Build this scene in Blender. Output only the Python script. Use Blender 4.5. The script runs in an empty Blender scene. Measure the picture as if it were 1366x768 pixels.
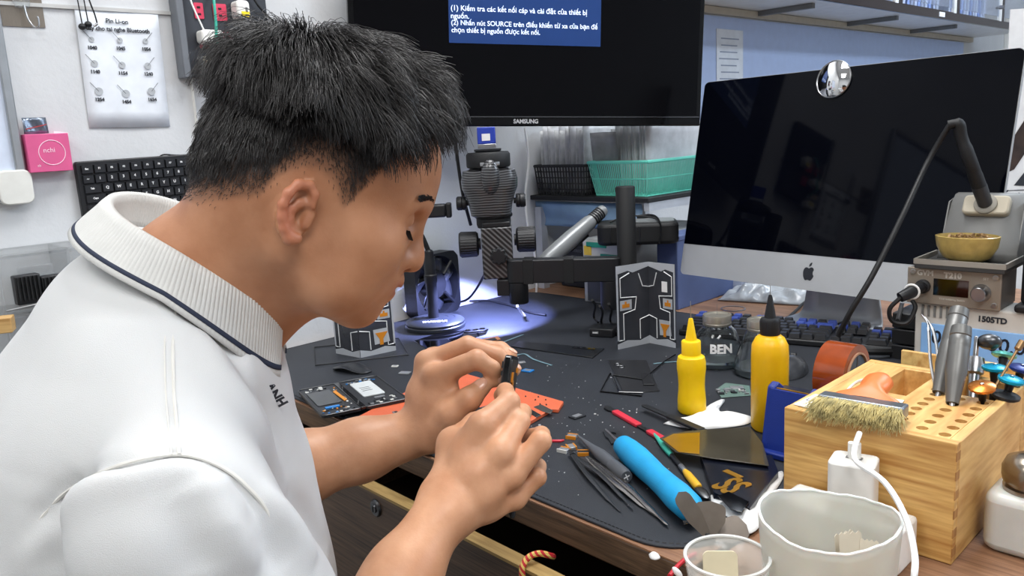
import bpy, bmesh, math, random
import numpy as np
from math import sin, cos, tan, pi, radians, sqrt, atan2
from mathutils import Vector, Matrix, noise as mnoise
random.seed(7); np.random.seed(7)
sc = bpy.context.scene
COL = sc.collection

# ---------------------------------------------------------------- camera
# world: far wall = plane x 0, desk front edge = line y 0, desk top = z 0 (floor at z -0.75)
FPX = 1090.0
CPOS = Vector((1.53, -0.63, 0.42)); YAW, PITCH, ROLL = radians(46), radians(10.8), radians(3.1)
_v = Vector((-sin(YAW)*cos(PITCH), cos(YAW)*cos(PITCH), -sin(PITCH)))
_r = Vector((cos(YAW), sin(YAW), 0)); _u = _r.cross(_v)
CR = _r*cos(ROLL) - _u*sin(ROLL); CU = _u*cos(ROLL) + _r*sin(ROLL); CV = _v
cam_data = bpy.data.cameras.new('camera'); cam = bpy.data.objects.new('camera', cam_data); COL.objects.link(cam)
cam_data.sensor_width = 36; cam_data.sensor_fit = 'HORIZONTAL'; cam_data.lens = FPX/1366*36; cam_data.clip_start = .02
M = Matrix((CR, CU, -CV)).transposed().to_4x4(); M.translation = CPOS; cam.matrix_world = M
sc.camera = cam

# ---------------------------------------------------------------- world, lights, exposure
w = bpy.data.worlds.new('world'); sc.world = w; w.use_nodes = True
w.node_tree.nodes['Background'].inputs[0].default_value = (.9, .95, 1, 1); w.node_tree.nodes['Background'].inputs[1].default_value = .35
sc.view_settings.view_transform = 'Standard'; sc.view_settings.look = 'None'; sc.view_settings.gamma = 1
sc.view_settings.use_curve_mapping = False; sc.view_settings.exposure = -0.15
def area(name, loc, size, power, col=(1, 1, 1), rot=(0, 0, 0)):
    l = bpy.data.lights.new(name, 'AREA'); l.shape = 'RECTANGLE'; l.size, l.size_y = size; l.energy = power; l.color = col
    o = bpy.data.objects.new(name, l); COL.objects.link(o); o.location = loc; o.rotation_euler = rot; return o
# ceiling LED panels of the shop, plus an added bluish lamp for the right wall
area('ceiling_area_light', (.75, .55, 1.93), (.6, 1.2), 39, (1, 1, 1))
area('ceiling_area_light', (2.2, -.9, 1.93), (.6, 1.2), 39, (1, 1, 1))
area('ceiling_area_light', (1.3, 2.9, 1.93), (.6, 1.2), 50, (.80, .89, 1))
area('ceiling_area_light', (3.3, 2.7, 1.93), (.6, 1.8), 110, (.76, .87, 1))  # added unseen lamp, brightens the shaded wall under the cabinet
area('ceiling_area_light', (.8, -1.6, 1.93), (.6, 1.2), 26, (1, .995, .98))

# ---------------------------------------------------------------- layout helpers (pixel of the 1366x768 photo -> point in the room)
def ray(px, py): return CV + CR*((px-683)/FPX) - CU*((py-384)/FPX)
def P(px, py, h=0.0): d = ray(px, py); return CPOS + d*((h-CPOS.z)/d.z)
def D(px, py, Z): return CPOS + ray(px, py)*Z
def AX(px, py, a, val): d = ray(px, py); return CPOS + d*((val-CPOS[a])/d[a])
def WL(px, py, off=0.0): return AX(px, py, 0, off)
def PR(p):
    d = Vector(p)-CPOS; z = d.dot(CV); return (683+FPX*d.dot(CR)/z, 384-FPX*d.dot(CU)/z, z)

# ---------------------------------------------------------------- materials
def lin(c): return tuple(((x/255/12.92) if x/255 <= .04045 else ((x/255+.055)/1.055)**2.4) for x in c)
MATS = {}
def mat(name, col, rough=.5, metal=0, var=.06, vs=30, bump=0, bs=300, trans=0, alpha=1, coat=0, emit=0, ior=1.45, sss=0, spec=.5, stretch=None):
    if name in MATS: return MATS[name]
    m = bpy.data.materials.new(name); m.use_nodes = True; MATS[name] = m
    nt = m.node_tree; N = nt.nodes; L = nt.links; b = N['Principled BSDF']
    c = lin(col)
    tc = N.new('ShaderNodeTexCoord'); src = tc.outputs['Object']
    if stretch:
        mp = N.new('ShaderNodeMapping'); mp.inputs['Scale'].default_value = stretch; L.new(src, mp.inputs[0]); src = mp.outputs[0]
    no = N.new('ShaderNodeTexNoise'); no.inputs['Scale'].default_value = vs; no.inputs['Detail'].default_value = 4; L.new(src, no.inputs['Vector'])
    rp = N.new('ShaderNodeValToRGB'); rp.color_ramp.elements[0].position = .3; rp.color_ramp.elements[1].position = .7
    rp.color_ramp.elements[0].color = (*[x*(1-var) for x in c], 1); rp.color_ramp.elements[1].color = (*[min(1, x*(1+var)) for x in c], 1)
    L.new(no.outputs[0], rp.inputs[0]); L.new(rp.outputs[0], b.inputs['Base Color'])
    b.inputs['Roughness'].default_value = rough; b.inputs['Metallic'].default_value = metal; b.inputs['IOR'].default_value = ior
    b.inputs['Specular IOR Level'].default_value = spec
    if trans: b.inputs['Transmission Weight'].default_value = trans
    if alpha < 1: b.inputs['Alpha'].default_value = alpha
    if coat: b.inputs['Coat Weight'].default_value = coat; b.inputs['Coat Roughness'].default_value = .05
    if sss:
        b.inputs['Subsurface Weight'].default_value = sss; b.inputs['Subsurface Radius'].default_value = (.012, .005, .003); b.inputs['Subsurface Scale'].default_value = 1
    if emit:
        L.new(rp.outputs[0], b.inputs['Emission Color']); b.inputs['Emission Strength'].default_value = emit
    if bump:
        n2 = N.new('ShaderNodeTexNoise'); n2.inputs['Scale'].default_value = bs; n2.inputs['Detail'].default_value = 3; L.new(src, n2.inputs['Vector'])
        bp = N.new('ShaderNodeBump'); bp.inputs['Strength'].default_value = bump; bp.inputs['Distance'].default_value = .002
        L.new(n2.outputs[0], bp.inputs['Height']); L.new(bp.outputs[0], b.inputs['Normal'])
    return m
def wood(name, dark, light, scale=(3, 60, 60), rough=.5, rings=6.0):
    if name in MATS: return MATS[name]
    m = bpy.data.materials.new(name); m.use_nodes = True; MATS[name] = m
    nt = m.node_tree; N = nt.nodes; L = nt.links; b = N['Principled BSDF']
    tc = N.new('ShaderNodeTexCoord'); mp = N.new('ShaderNodeMapping'); mp.inputs['Scale'].default_value = scale; L.new(tc.outputs['Object'], mp.inputs[0])
    no = N.new('ShaderNodeTexNoise'); no.inputs['Scale'].default_value = 1.0; no.inputs['Detail'].default_value = 6; no.inputs['Distortion'].default_value = 1.2; L.new(mp.outputs[0], no.inputs['Vector'])
    n2 = N.new('ShaderNodeTexNoise'); n2.inputs['Scale'].default_value = rings; n2.inputs['Detail'].default_value = 3; L.new(mp.outputs[0], n2.inputs['Vector'])
    mx = N.new('ShaderNodeMath'); mx.operation = 'MULTIPLY_ADD'; mx.inputs[1].default_value = .45; L.new(n2.outputs[0], mx.inputs[0])
    m2 = N.new('ShaderNodeMath'); m2.operation = 'MULTIPLY'; m2.inputs[1].default_value = .6; L.new(no.outputs[0], m2.inputs[0]); L.new(m2.outputs[0], mx.inputs[2])
    rp = N.new('ShaderNodeValToRGB'); rp.color_ramp.elements[0].position = .36; rp.color_ramp.elements[1].position = .66
    rp.color_ramp.elements[0].color = (*lin(dark), 1); rp.color_ramp.elements[1].color = (*lin(light), 1)
    L.new(mx.outputs[0], rp.inputs[0]); L.new(rp.outputs[0], b.inputs['Base Color']); b.inputs['Roughness'].default_value = rough
    bp = N.new('ShaderNodeBump'); bp.inputs['Strength'].default_value = .15; bp.inputs['Distance'].default_value = .001; L.new(mx.outputs[0], bp.inputs['Height']); L.new(bp.outputs[0], b.inputs['Normal'])
    return m
def stripes(name, c1, c2, scale, direction='DIAGONAL', rough=.4, coat=0.3, thresh=.5, soft=.08, dist=0.0):
    if name in MATS: return MATS[name]
    m = bpy.data.materials.new(name); m.use_nodes = True; MATS[name] = m
    nt = m.node_tree; N = nt.nodes; L = nt.links; b = N['Principled BSDF']
    tc = N.new('ShaderNodeTexCoord'); wv = N.new('ShaderNodeTexWave'); wv.bands_direction = direction; wv.inputs['Scale'].default_value = scale; wv.inputs['Distortion'].default_value = dist
    wv.inputs['Detail Scale'].default_value = .3
    L.new(tc.outputs['Object'], wv.inputs['Vector'])
    rp = N.new('ShaderNodeValToRGB'); rp.color_ramp.elements[0].position = thresh-soft; rp.color_ramp.elements[1].position = thresh+soft
    rp.color_ramp.elements[0].color = (*lin(c1), 1); rp.color_ramp.elements[1].color = (*lin(c2), 1)
    L.new(wv.outputs['Fac'], rp.inputs[0]); L.new(rp.outputs[0], b.inputs['Base Color']); b.inputs['Roughness'].default_value = rough
    b.inputs['Coat Weight'].default_value = coat; b.inputs['Coat Roughness'].default_value = .1
    return m
mblack = mat('black_plastic', (26, 27, 30), .45)
mblack_matte = mat('black_matte', (20, 21, 23), .6, bump=.1, bs=900)
mgloss = mat('black_gloss', (8, 8, 10), .06, coat=.5)
mwhite = mat('white_plastic', (232, 231, 226), .4)
mmetal = mat('brushed_metal', (175, 176, 178), .3, 1, var=.1)
mdmetal = mat('dark_metal', (95, 96, 98), .35, 1, var=.1)
mpaper = mat('paper_white', (226, 231, 238), .8)
mink = mat('ink_dark', (45, 48, 55), .7)
mwprint = mat('print_white', (235, 235, 235), .6)
mgold = mat('gold_foil', (205, 150, 50), .3, .8)
mflex = mat('flex_orange', (205, 130, 35), .35)
mcable_w = mat('cable_white', (235, 235, 233), .45)
mcable_b = mat('cable_black', (18, 18, 20), .5)
mgreyp = mat('grey_plastic', (120, 121, 120), .5)
mclear = mat('clear_plastic', (235, 240, 242), .12, trans=.85, ior=1.2, var=.02)
mglass = mat('jar_glass', (235, 240, 240), .03, trans=1, ior=1.35, var=.01)

# ---------------------------------------------------------------- mesh helpers
class MB:
    def __init__(s): s.v = []; s.f = []; s.mi = []; s.cur = 0
    def add(s, vs, fs, Mx=None):
        o = len(s.v)
        s.v += [tuple(Mx @ Vector(v)) for v in vs] if Mx is not None else [tuple(v) for v in vs]
        s.f += [tuple(i+o for i in f) for f in fs]; s.mi += [s.cur]*len(fs); return s
    def box(s, c, d, Mx=None):
        x, y, z = [q/2 for q in d]; c = Vector(c)
        vs = [c+Vector((i*x, j*y, k*z)) for i in (-1, 1) for j in (-1, 1) for k in (-1, 1)]
        return s.add(vs, [(0, 1, 3, 2), (4, 6, 7, 5), (0, 4, 5, 1), (2, 3, 7, 6), (0, 2, 6, 4), (1, 5, 7, 3)], Mx)
    def lathe(s, prof, n=32, Mx=None, cap0=True, cap1=True, a0=0, a1=None):
        vs = []; fs = []; full = a1 is None; m = len(prof)
        k = n if full else n+1
        for i in range(k):
            a = a0 + (2*pi if full else a1-a0)*i/n
            for r, z in prof: vs.append((r*cos(a), r*sin(a), z))
        for i in range(n):
            i2 = (i+1) % k
            for j in range(m-1): fs.append((i*m+j, i2*m+j, i2*m+j+1, i*m+j+1))
        if full:
            if cap0 and prof[0][0] > 1e-6: fs.append(tuple(i*m for i in reversed(range(k))))
            if cap1 and prof[-1][0] > 1e-6: fs.append(tuple(i*m+m-1 for i in range(k)))
        return s.add(vs, fs, Mx)
    def cyl(s, p0, p1, r0, r1=None, n=20, prof=None):
        p0, p1 = Vector(p0), Vector(p1); d = p1-p0; L = d.length
        q = d.to_track_quat('Z', 'Y').to_matrix().to_4x4(); q.translation = p0
        return s.lathe(prof or [(r0, 0), (r0 if r1 is None else r1, L)], n, q)
    def tube(s, pts, r, n=8, closed=False, flat=1.0, up=None):
        pts = [Vector(p) for p in pts]; m = len(pts); rs = r if isinstance(r, (list, tuple)) else [r]*m
        vs = []; fs = []; prev = None
        for i, p in enumerate(pts):
            t = (pts[(i+1) % m]-pts[i-1]) if closed else (pts[min(i+1, m-1)]-pts[max(i-1, 0)])
            t = t.normalized() if t.length > 1e-9 else Vector((0, 0, 1))
            if prev is None:
                a = Vector(up) if up else (Vector((0, 0, 1)) if abs(t.z) < .9 else Vector((1, 0, 0)))
            else: a = prev
            b = (a - t*a.dot(t)).normalized(); prev = b; c = t.cross(b)
            for k in range(n):
                th = 2*pi*k/n; vs.append(p + b*(cos(th)*rs[i]*flat) + c*(sin(th)*rs[i]))
        for i in range(m if closed else m-1):
            i2 = (i+1) % m
            for k in range(n): fs.append((i*n+k, i*n+(k+1) % n, i2*n+(k+1) % n, i2*n+k))
        if not closed: fs.append(tuple(reversed(range(n)))); fs.append(tuple((m-1)*n+k for k in range(n)))
        return s.add(vs, fs)
    def prism(s, poly, z0, z1, Mx=None):
        n = len(poly)
        ar = sum(poly[i][0]*poly[(i+1) % n][1]-poly[(i+1) % n][0]*poly[i][1] for i in range(n))
        if ar < 0: poly = list(reversed(poly))
        vs = [(x, y, z0) for x, y in poly]+[(x, y, z1) for x, y in poly]
        fs = [tuple(reversed(range(n))), tuple(range(n, 2*n))]+[(i, (i+1) % n, n+(i+1) % n, n+i) for i in range(n)]
        return s.add(vs, fs, Mx)
    def plate(s, pts, h):
        # a thin plate over world-space outline points (counter-clockwise from above or not), thickness h upwards
        pts = [Vector(p) for p in pts]; n = len(pts)
        ar = sum(pts[i].x*pts[(i+1) % n].y-pts[(i+1) % n].x*pts[i].y for i in range(n))
        if ar < 0: pts.reverse()
        vs = pts+[p+Vector((0, 0, h)) for p in pts]
        return s.add(vs, [tuple(reversed(range(n))), tuple(range(n, 2*n))]+[(i, (i+1) % n, n+(i+1) % n, n+i) for i in range(n)])
    def grid(s, fn, nu, nv, closed_u=False):
        vs = [fn(i/(nu if closed_u else nu-1), j/(nv-1)) for i in range(nu) for j in range(nv)]
        fs = [(i*nv+j, ((i+1) % nu)*nv+j, ((i+1) % nu)*nv+j+1, i*nv+j+1) for i in range(nu if closed_u else nu-1) for j in range(nv-1)]
        return s.add(vs, fs)
    def sphere(s, c, r, n=16, Mx=None):
        r = r if isinstance(r, (tuple, list)) else (r, r, r)
        prof = [(sin(pi*i/n), -cos(pi*i/n)) for i in range(n+1)]
        T = Matrix.Translation(c) @ Matrix.Diagonal((*r, 1))
        return s.lathe([(max(a, 1e-5), b) for a, b in prof], n*2, T if Mx is None else Mx @ T)
    def mesh(s, name, mats, angle=40):
        me = bpy.data.meshes.new(name); me.from_pydata(s.v, [], s.f)
        mats = mats if isinstance(mats, (list, tuple)) else [mats]
        for m in mats: me.materials.append(m)
        if len(mats) > 1: me.polygons.foreach_set('material_index', s.mi)
        me.polygons.foreach_set('use_smooth', [True]*len(me.polygons)); me.set_sharp_from_angle(angle=radians(angle)); me.update(); return me
    def build(s, name, mats, parent=None, Mx=None, bevel=0, angle=40, solid=0, segs=2):
        o = bpy.data.objects.new(name, s.mesh(name, mats, angle)); COL.objects.link(o)
        if parent: o.parent = parent
        if Mx is not None: o.matrix_local = Mx
        if solid and len(s.f) <= 2: o.data.polygons.foreach_set('use_smooth', [False]*len(s.f))
        if solid: md = o.modifiers.new('solid', 'SOLIDIFY'); md.thickness = solid; md.offset = 0
        if bevel: md = o.modifiers.new('bevel', 'BEVEL'); md.width = bevel; md.segments = segs; md.limit_method = 'ANGLE'; md.angle_limit = radians(35)
        return o
def tag(o, label, cat, group=None, kind=None):
    o['label'] = label; o['category'] = cat
    if group: o['group'] = group
    if kind: o['kind'] = kind
    return o
def struct(o, label=None):
    o['kind'] = 'structure'
    if label: o['label'] = label
    return o
def frame(o, x, y=None, z=None):
    # matrix from origin and x axis (and approximate z axis)
    x = Vector(x).normalized(); z = Vector(z or (0, 0, 1)); y = z.cross(x).normalized(); z = x.cross(y)
    Mx = Matrix((x, y, z)).transposed().to_4x4(); Mx.translation = Vector(o); return Mx
def thing(name, label, cat, Mx=None, group=None):
    o = bpy.data.objects.new(name, None); COL.objects.link(o); o.empty_display_size = .02
    if Mx is not None: o.matrix_world = Mx if isinstance(Mx, Matrix) else Matrix.Translation(Mx)
    return tag(o, label, cat, group)
def part(name, me, parent, Mx=None):
    o = bpy.data.objects.new(name, me); COL.objects.link(o); o.parent = parent
    if Mx is not None: o.matrix_local = Mx
    return o
def lie(a, b, z=.004):
    # frame lying on the mat: origin at pixel a, x axis towards pixel b; returns matrix and length
    p, q = P(*a, z), P(*b, z); return frame(p, q-p), (q-p).length
def text_mesh(body, size, m, align='CENTER', ext=.0003, bold=0, shear=0, space=1.0):
    cu = bpy.data.curves.new('t', 'FONT'); cu.body = body; cu.size = size; cu.align_x = align; cu.align_y = 'CENTER'; cu.extrude = ext; cu.offset = bold; cu.shear = shear
    cu.resolution_u = 3; cu.space_character = space; cu.space_line = 1.0
    o = bpy.data.objects.new('t', cu); COL.objects.link(o)
    bpy.context.view_layer.update(); dg = bpy.context.evaluated_depsgraph_get()
    me = bpy.data.meshes.new_from_object(o.evaluated_get(dg)); me.name = 'lettering'
    bpy.data.objects.remove(o); bpy.data.curves.remove(cu)
    me.materials.clear(); me.materials.append(m); return me
def text(body, size, m, parent, Mx, align='CENTER', name='lettering', **k):
    return part(name, text_mesh(body, size, m, align, **k), parent, Mx)
def merge_meshes(items, m):
    mb = MB()
    for me, Mx in items: mb.add([v.co for v in me.vertices], [tuple(p.vertices) for p in me.polygons], Mx)
    return mb.mesh('lettering', m)
_MK = {'ế': ('ê', 'a'), 'ể': ('ê', 'h'), 'ề': ('ê', 'g'), 'ấ': ('â', 'a'), 'ồ': ('ô', 'g'), 'ố': ('ô', 'a'), 'ẩ': ('â', 'h'), 'ổ': ('ô', 'h'), 'ắ': ('ă', 'a'), 'ặ': ('ă', 'd')}
def viet_mesh(s, size, m, align='LEFT', **k):
    # stacked Vietnamese tone marks are set by hand beside the circumflex
    base = ''.join(_MK[c][0] if c in _MK else c for c in s); me = text_mesh(base, size, m, 'LEFT', **k); items = [(me, Matrix())]
    wid = lambda t: max([v.co.x for v in text_mesh(t+'|', size, m, 'LEFT', **k).vertices])
    w0 = wid('')
    for i, c in enumerate(s):
        if c in _MK:
            x = (wid(base[:i])-w0+wid(base[:i+1])-w0)/2; mk = _MK[c][1]; y = size*.50 if mk != 'd' else -size*.33
            mb = MB().box((0, 0, 0), (size*(.2 if mk != 'd' else .09), size*.075, .0004), T(x+size*.1, y, .0001) @ RZ({'a': 50, 'g': -50, 'h': 80, 'd': 0}[mk]))
            items.append((mb.mesh('mark', m), Matrix()))
    return merge_meshes(items, m)
def T(x, y, z): return Matrix.Translation((x, y, z))
def RX(a): return Matrix.Rotation(radians(a), 4, 'X')
def RY(a): return Matrix.Rotation(radians(a), 4, 'Y')
def RZ(a): return Matrix.Rotation(radians(a), 4, 'Z')
def rrect(w, h, r, n=5, cx=0, cy=0):
    pts = []
    for sx, sy, a in ((1, 1, 0), (-1, 1, 90), (-1, -1, 180), (1, -1, 270)):
        for i in range(n+1):
            t = radians(a+90*i/n); pts.append((cx+sx*(w/2-r)+r*cos(t), cy+sy*(h/2-r)+r*sin(t)))
    return pts
def smooth_path(pts, k=6):
    pts = [Vector(p) for p in pts]; out = []
    for i in range(len(pts)-1):
        p0, p1, p2, p3 = pts[max(i-1, 0)], pts[i], pts[i+1], pts[min(i+2, len(pts)-1)]
        for j in range(k):
            t = j/k; out.append(.5*((2*p1)+(p2-p0)*t+(2*p0-5*p1+4*p2-p3)*t*t+(3*p1-p0-3*p2+p3)*t**3))
    return out+[pts[-1]]
def cable(name, pts, r, m, label, cat='cable', parent=None, group=None):
    o = MB().tube(smooth_path(pts), r, 8).build(name, m, parent)
    if not parent: tag(o, label, cat, group)
    return o
# wall frame: local x = +y of room (to the right in view), local y = up, local z = out of the far wall (+x)
def wallM(y, z, off=0.0, rot=0): return Matrix(((0, 0, 1, off), (1, 0, 0, y), (0, 1, 0, z), (0, 0, 0, 1))) @ RZ(rot)
# front frame: facing the man (-y): local x = +x of room, local y = up, local z = towards -y
def frontM(x, y, z, rot=0): return Matrix.Translation((x, y, z)) @ RZ(rot) @ Matrix(((1, 0, 0, 0), (0, 0, -1, 0), (0, 1, 0, 0), (0, 0, 0, 1)))
# ================================================================ the setting
mwall = mat('wall_paint', (207, 209, 211), .85, var=.05, vs=6, bump=.35, bs=90)
def slab(name, x0, x1, y0, y1, z0, z1, m, label=None, bevel=0):
    c = ((x0+x1)/2, (y0+y1)/2, (z0+z1)/2)
    return struct(MB().box((0, 0, 0), (x1-x0, y1-y0, z1-z0)).build(name, m, None, T(*c), bevel=bevel), label)
slab('wall_far', -.1, 0, -3, 6.5, -.75, 2.0, mwall, 'white painted wall with small stains behind the workbench')
slab('wall_right', 0, 4.2, 6.5, 6.6, -.75, 2.0, mwall); slab('wall_near', 4.2, 4.3, -3, 6.5, -.75, 2.0, mwall); slab('wall_left', 0, 4.2, -3.1, -3, -.75, 2.0, mwall)
slab('floor', 0, 4.2, -3, 6.5, -.8, -.75, mat('floor_tile', (120, 112, 104), .4, vs=8)); slab('ceiling', -.1, 4.3, -3, 6.5, 2.0, 2.1, mwall)
a, b = WL(0, 2), WL(262, 20)
slab('trim_1', 0, .004, a.y-1, b.y, b.z-.003, b.z+.003, mat('trim_grey', (190, 190, 188), .6), 'thin horizontal panel joint strip on the wall')
a, b = WL(253, 105), WL(264, 196)
slab('trim_2', 0, .012, a.y, b.y, b.z-.01, a.z, mwhite, 'white vertical cable trunking on wall', bevel=.002)
a, b = WL(1340, 40), WL(1362, 40)
slab('trim_3', 0, .08, a.y, a.y+.32, -.75, 2.0, mat('post_white', (222, 220, 214), .6), 'white vertical door post at the end of the wall', bevel=.004)

slab('trim_4', 0, .006, 1.75, 4.3, .2, .76, mat('panel_pale_blue', (182, 200, 236), .5, var=.03), 'pale blue wall board under the glass cabinet')
# ================================================================ desk
wdark = wood('desk_wood_dark', (52, 38, 29), (112, 88, 68), (2.5, 90, 90), .5)
wtop = wood('desk_wood_top', (112, 78, 56), (165, 124, 94), (3, 50, 50), .45)
wedge = wood('drawer_edge_wood', (142, 112, 62), (188, 158, 98), (4, 40, 60), .6)
def edge_y(x, y): return y+(.55-x)*.034*max(0., 1-y/.885)   # the front edge is not quite square to the wall
wt = [(.002, edge_y(.002, .002)), (1.122, edge_y(1.122, .002)), (1.122, 1.502), (.002, 1.502)]
desk = thing('workbench', 'brown wood grain workbench with an open drawer, covered by a black mat', 'desk', T(0, 0, -.75))
MB().prism(wt, .748, .75).build('worktop_laminate', wtop, desk)
MB().prism(wt, .714, .7478).build('worktop', wdark, desk, bevel=.002)
for x in (.14, 1.1): MB().box((0, 0, 0), (.03, 1.4, .71)).build('side_panel', wdark, desk, T(x, .78, .357))  # unseen desk panels, sides and back, put in to block the light
MB().box((0, 0, 0), (1.0, .02, .71)).build('back_panel', wdark, desk, T(.62, 1.45, .357))
dy = -.045
dr = MB().box((0, 0, 0), (.93, .018, .24)).build('drawer_front', wdark, desk, T(.63, dy+.006, .75-.052-.123) @ RZ(-1.9), bevel=.001)
MB().box((0, 0, 0), (.93, .019, .004)).build('edge_band', wedge, dr, T(0, 0, .121))
MB().box((0, 0, 0), (.9, .5, .01)).build('drawer_bottom', mat('drawer_board', (70, 56, 44), .8), desk, T(.63, .22, .46))
lk = AX(505, 676, 1, dy); lk = lk - Vector((.63, dy+.009, -.175))
lo = MB().lathe([(.0001, .006), (.006, .006), (.0062, .004), (.0105, .0035), (.0125, .001), (.0125, 0)], 28).build('lock', mdmetal, dr, frontM(lk.x, -.009, lk.z))
MB().box((0, 0, .0062), (.0018, .007, .001)).build('keyhole', mblack_matte, lo)
sdk = thing('side_counter', 'reddish brown wood counter joined to the right of the workbench', 'desk', T(1.7, .6, -.75))
MB().box((0, 0, .7325), (1.14, 1.75, .035)).build('worktop', wtop, sdk, bevel=.003)
for x, y in ((-.5, -.75), (.5, -.75), (-.5, .75), (.5, .75)): MB().box((x, y, .357), (.05, .05, .715)).build('leg', wdark, sdk)
# black mat with stitched rim
x0, x1, y0, y1 = .012, 1.118, .006, .885
mmat = mat('mat_leatherette', (40, 43, 49), .48, var=.12, vs=14, bump=.35, bs=1400, spec=.45)
out = rrect(x1-x0, y1-y0, .07, 8, (x0+x1)/2, (y0+y1)/2)
mt = thing('desk_mat', 'large black leatherette desk mat with stitched rim on the workbench', 'mat', T(0, 0, 0))
out = [(x, edge_y(x, y)) for x, y in out]
MB().prism(out, 0, .003).build('mat_sheet', mmat, mt, bevel=.001)
st = MB(); inn = rrect(x1-x0-.012, y1-y0-.012, .064, 14, (x0+x1)/2, (y0+y1)/2)
per = [Vector((p[0], edge_y(*p), .0032)) for p in inn]; per.append(per[0])
for i in range(len(per)-1):
    L = (per[i+1]-per[i]).length; n = max(1, int(L/.0055))
    for k in range(n):
        p = per[i].lerp(per[i+1], k/n); q = per[i].lerp(per[i+1], (k+.6)/n); st.tube([p, q], .0007, 4)
so = st.build('stitching', mat('mat_stitch', (26, 27, 30), .6), mt); so['kind'] = 'stuff'
ZM = .0032   # top of the mat

# ================================================================ television
p0, p1 = D(470, 169, 1.70), D(934, 168, 1.92); hx = (p1-p0).normalized(); W_TV = (p1-p0).length
dn = (CU*.98 - CV*.19).normalized(); vz = (dn - hx*dn.dot(hx)).normalized(); nrm = hx.cross(vz)   # towards the viewer
MT = Matrix((hx, vz, nrm)).transposed().to_4x4(); MT.translation = p0
HT = W_TV*.58
tv = thing('television', 'wall mounted black television showing a blue text box', 'television', MT)
MB().box((W_TV/2, HT/2, -.015), (W_TV, HT, .03)).build('bezel', mat('tv_bezel', (8, 8, 10), .15, spec=.25), tv, bevel=.003)
bz = .012
MB().box((W_TV/2, HT/2+bz/2, .0007), (W_TV-2*bz, HT-3*bz, .0014)).build('screen', mat('tv_panel', (6, 6, 9), .16, var=.02, spec=.12), tv)
MB().box((W_TV/2, .0205, .0014), (W_TV-.01, .0012, .003)).build('trim_line', mat('tv_trim', (120, 120, 124), .2, .9), tv)
def tvp(px, py, off=.0016):   # pixel -> television plane (local)
    d = ray(px, py); t = (p0+nrm*off-CPOS).dot(nrm)/d.dot(nrm); q = CPOS+d*t-p0; return Vector((q.dot(hx), q.dot(vz), off))
a, b = tvp(599, 57), tvp(801, 56); hh = HT-.024-a.y
MB().box(((a.x+b.x)/2, a.y+hh/2, .0018), (b.x-a.x, hh, .0006)).build('message_box', mat('screen_blue', (18, 52, 108), .4, emit=.3, var=.03), tv)
mtvt = mat('screen_text', (215, 228, 250), .5, emit=.8, var=0)
for s, px, py in (('(1) Kiểm tra các kết nối cáp và cài đặt của thiết bị', 601, 10.5), ('nguồn.', 601, 21), ('(2) Nhấn nút SOURCE trên điều khiển từ xa của bạn để', 601.5, 30), ('chọn thiết bị nguồn được kết nối.', 602, 40)):
    q = tvp(px, py, .0023); me = viet_mesh(s, .0145, mtvt, ext=.0001, bold=.0002)
    if len(s) > 40:
        wdt = max(v.co.x for v in me.vertices); k = ((tvp(783 if s[1] == '1' else 797, py).x-q.x)/wdt)
    part('lettering', me, tv, T(*q) @ Matrix.Diagonal((k, max(k, .85), 1, 1)))
q = tvp(702, 161, .003); text('SAMSUNG', .0125, mat('logo_silver', (190, 190, 192), .4), tv, T(q.x, .0105, .0006), bold=.0004)
MB().box((W_TV/2, HT*.45, -.06), (W_TV*.6, HT*.6, .06)).build('rear_housing', mblack, tv, bevel=.01)
wallpt = MT.inverted() @ Vector((0, .75, .55))
MB().tube([(W_TV*.45, HT*.45, -.09), wallpt], .025, 10).build('wall_bracket', mblack, tv)

# ================================================================ desktop computer
ex, ey, ez = Vector((.99, -.14, .006)).normalized(), Vector((.138, .966, -.217)), Vector((.024, .216, .976))
ey = (ey-ex*ey.dot(ex)).normalized(); ez = ex.cross(ey)
MI = Matrix((ex, ez, -ey)).transposed().to_4x4(); MI.translation = Vector((.496, .895, .088))   # local: x right, y up, z to the man
pc = thing('desktop_computer', 'all-in-one desktop computer with dark screen and silver chin', 'computer', MI)
WI, HI, CH = .65, .427, .068
malu = mat('aluminium', (186, 188, 190), .38, .35, var=.02)
MB().prism(rrect(WI, HI, .011, 6, WI/2, HI/2), -.006, -.0005).build('rim', malu, pc)
MB().prism([(x, y) for x, y in rrect(WI, HI, .011, 6, WI/2, HI/2) if y < CH]+[(WI, CH), (0, CH)][::1], -.0005, .0008).build('chin', malu, pc)
gl = [(x, y) for x, y in rrect(WI-.002, HI-.002, .0105, 6, WI/2, HI/2) if y > CH]
MB().prism([(WI-.001, CH)]+gl+[(.001, CH)], -.0005, .0012).build('screen_glass', mat('screen_black', (3, 4, 10), .045, var=.05, spec=.13), pc)
bk = MB()
bk.grid(lambda u, v: (WI/2+(u-.5)*WI*.99, HI/2+(v-.5)*HI*.99, -.006-.05*max(0, (1-(2*u-1)**2)*(1-(2*v-1)**2))**.8), 21, 15)
bk.build('rear_shell', malu, pc)
A = [(0, .5), (.12, .58), (.28, .62), (.43, .55), (.5, .42), (.44, .30), (.42, .17), (.46, .03), (.54, -.06), (.46, -.24), (.34, -.40), (.22, -.46), (.10, -.42), (0, -.40), (-.10, -.42), (-.22, -.46), (-.34, -.38), (-.47, -.18), (-.53, .05), (-.53, .28), (-.44, .48), (-.30, .58), (-.14, .57)]
mlogo = mat('logo_grey', (38, 40, 46), .3)
sA = .024; A2 = [Vector((x*.9, y, 0)) for x, y in A]; A2.append(A2[0]); A2 = smooth_path(A2, 3)[:-1]
MB().prism([(p.x*sA, p.y*sA) for p in A2], 0, .0005).build('emblem', mlogo, pc, T(WI/2-.004, CH/2-.004, .0008))
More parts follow.
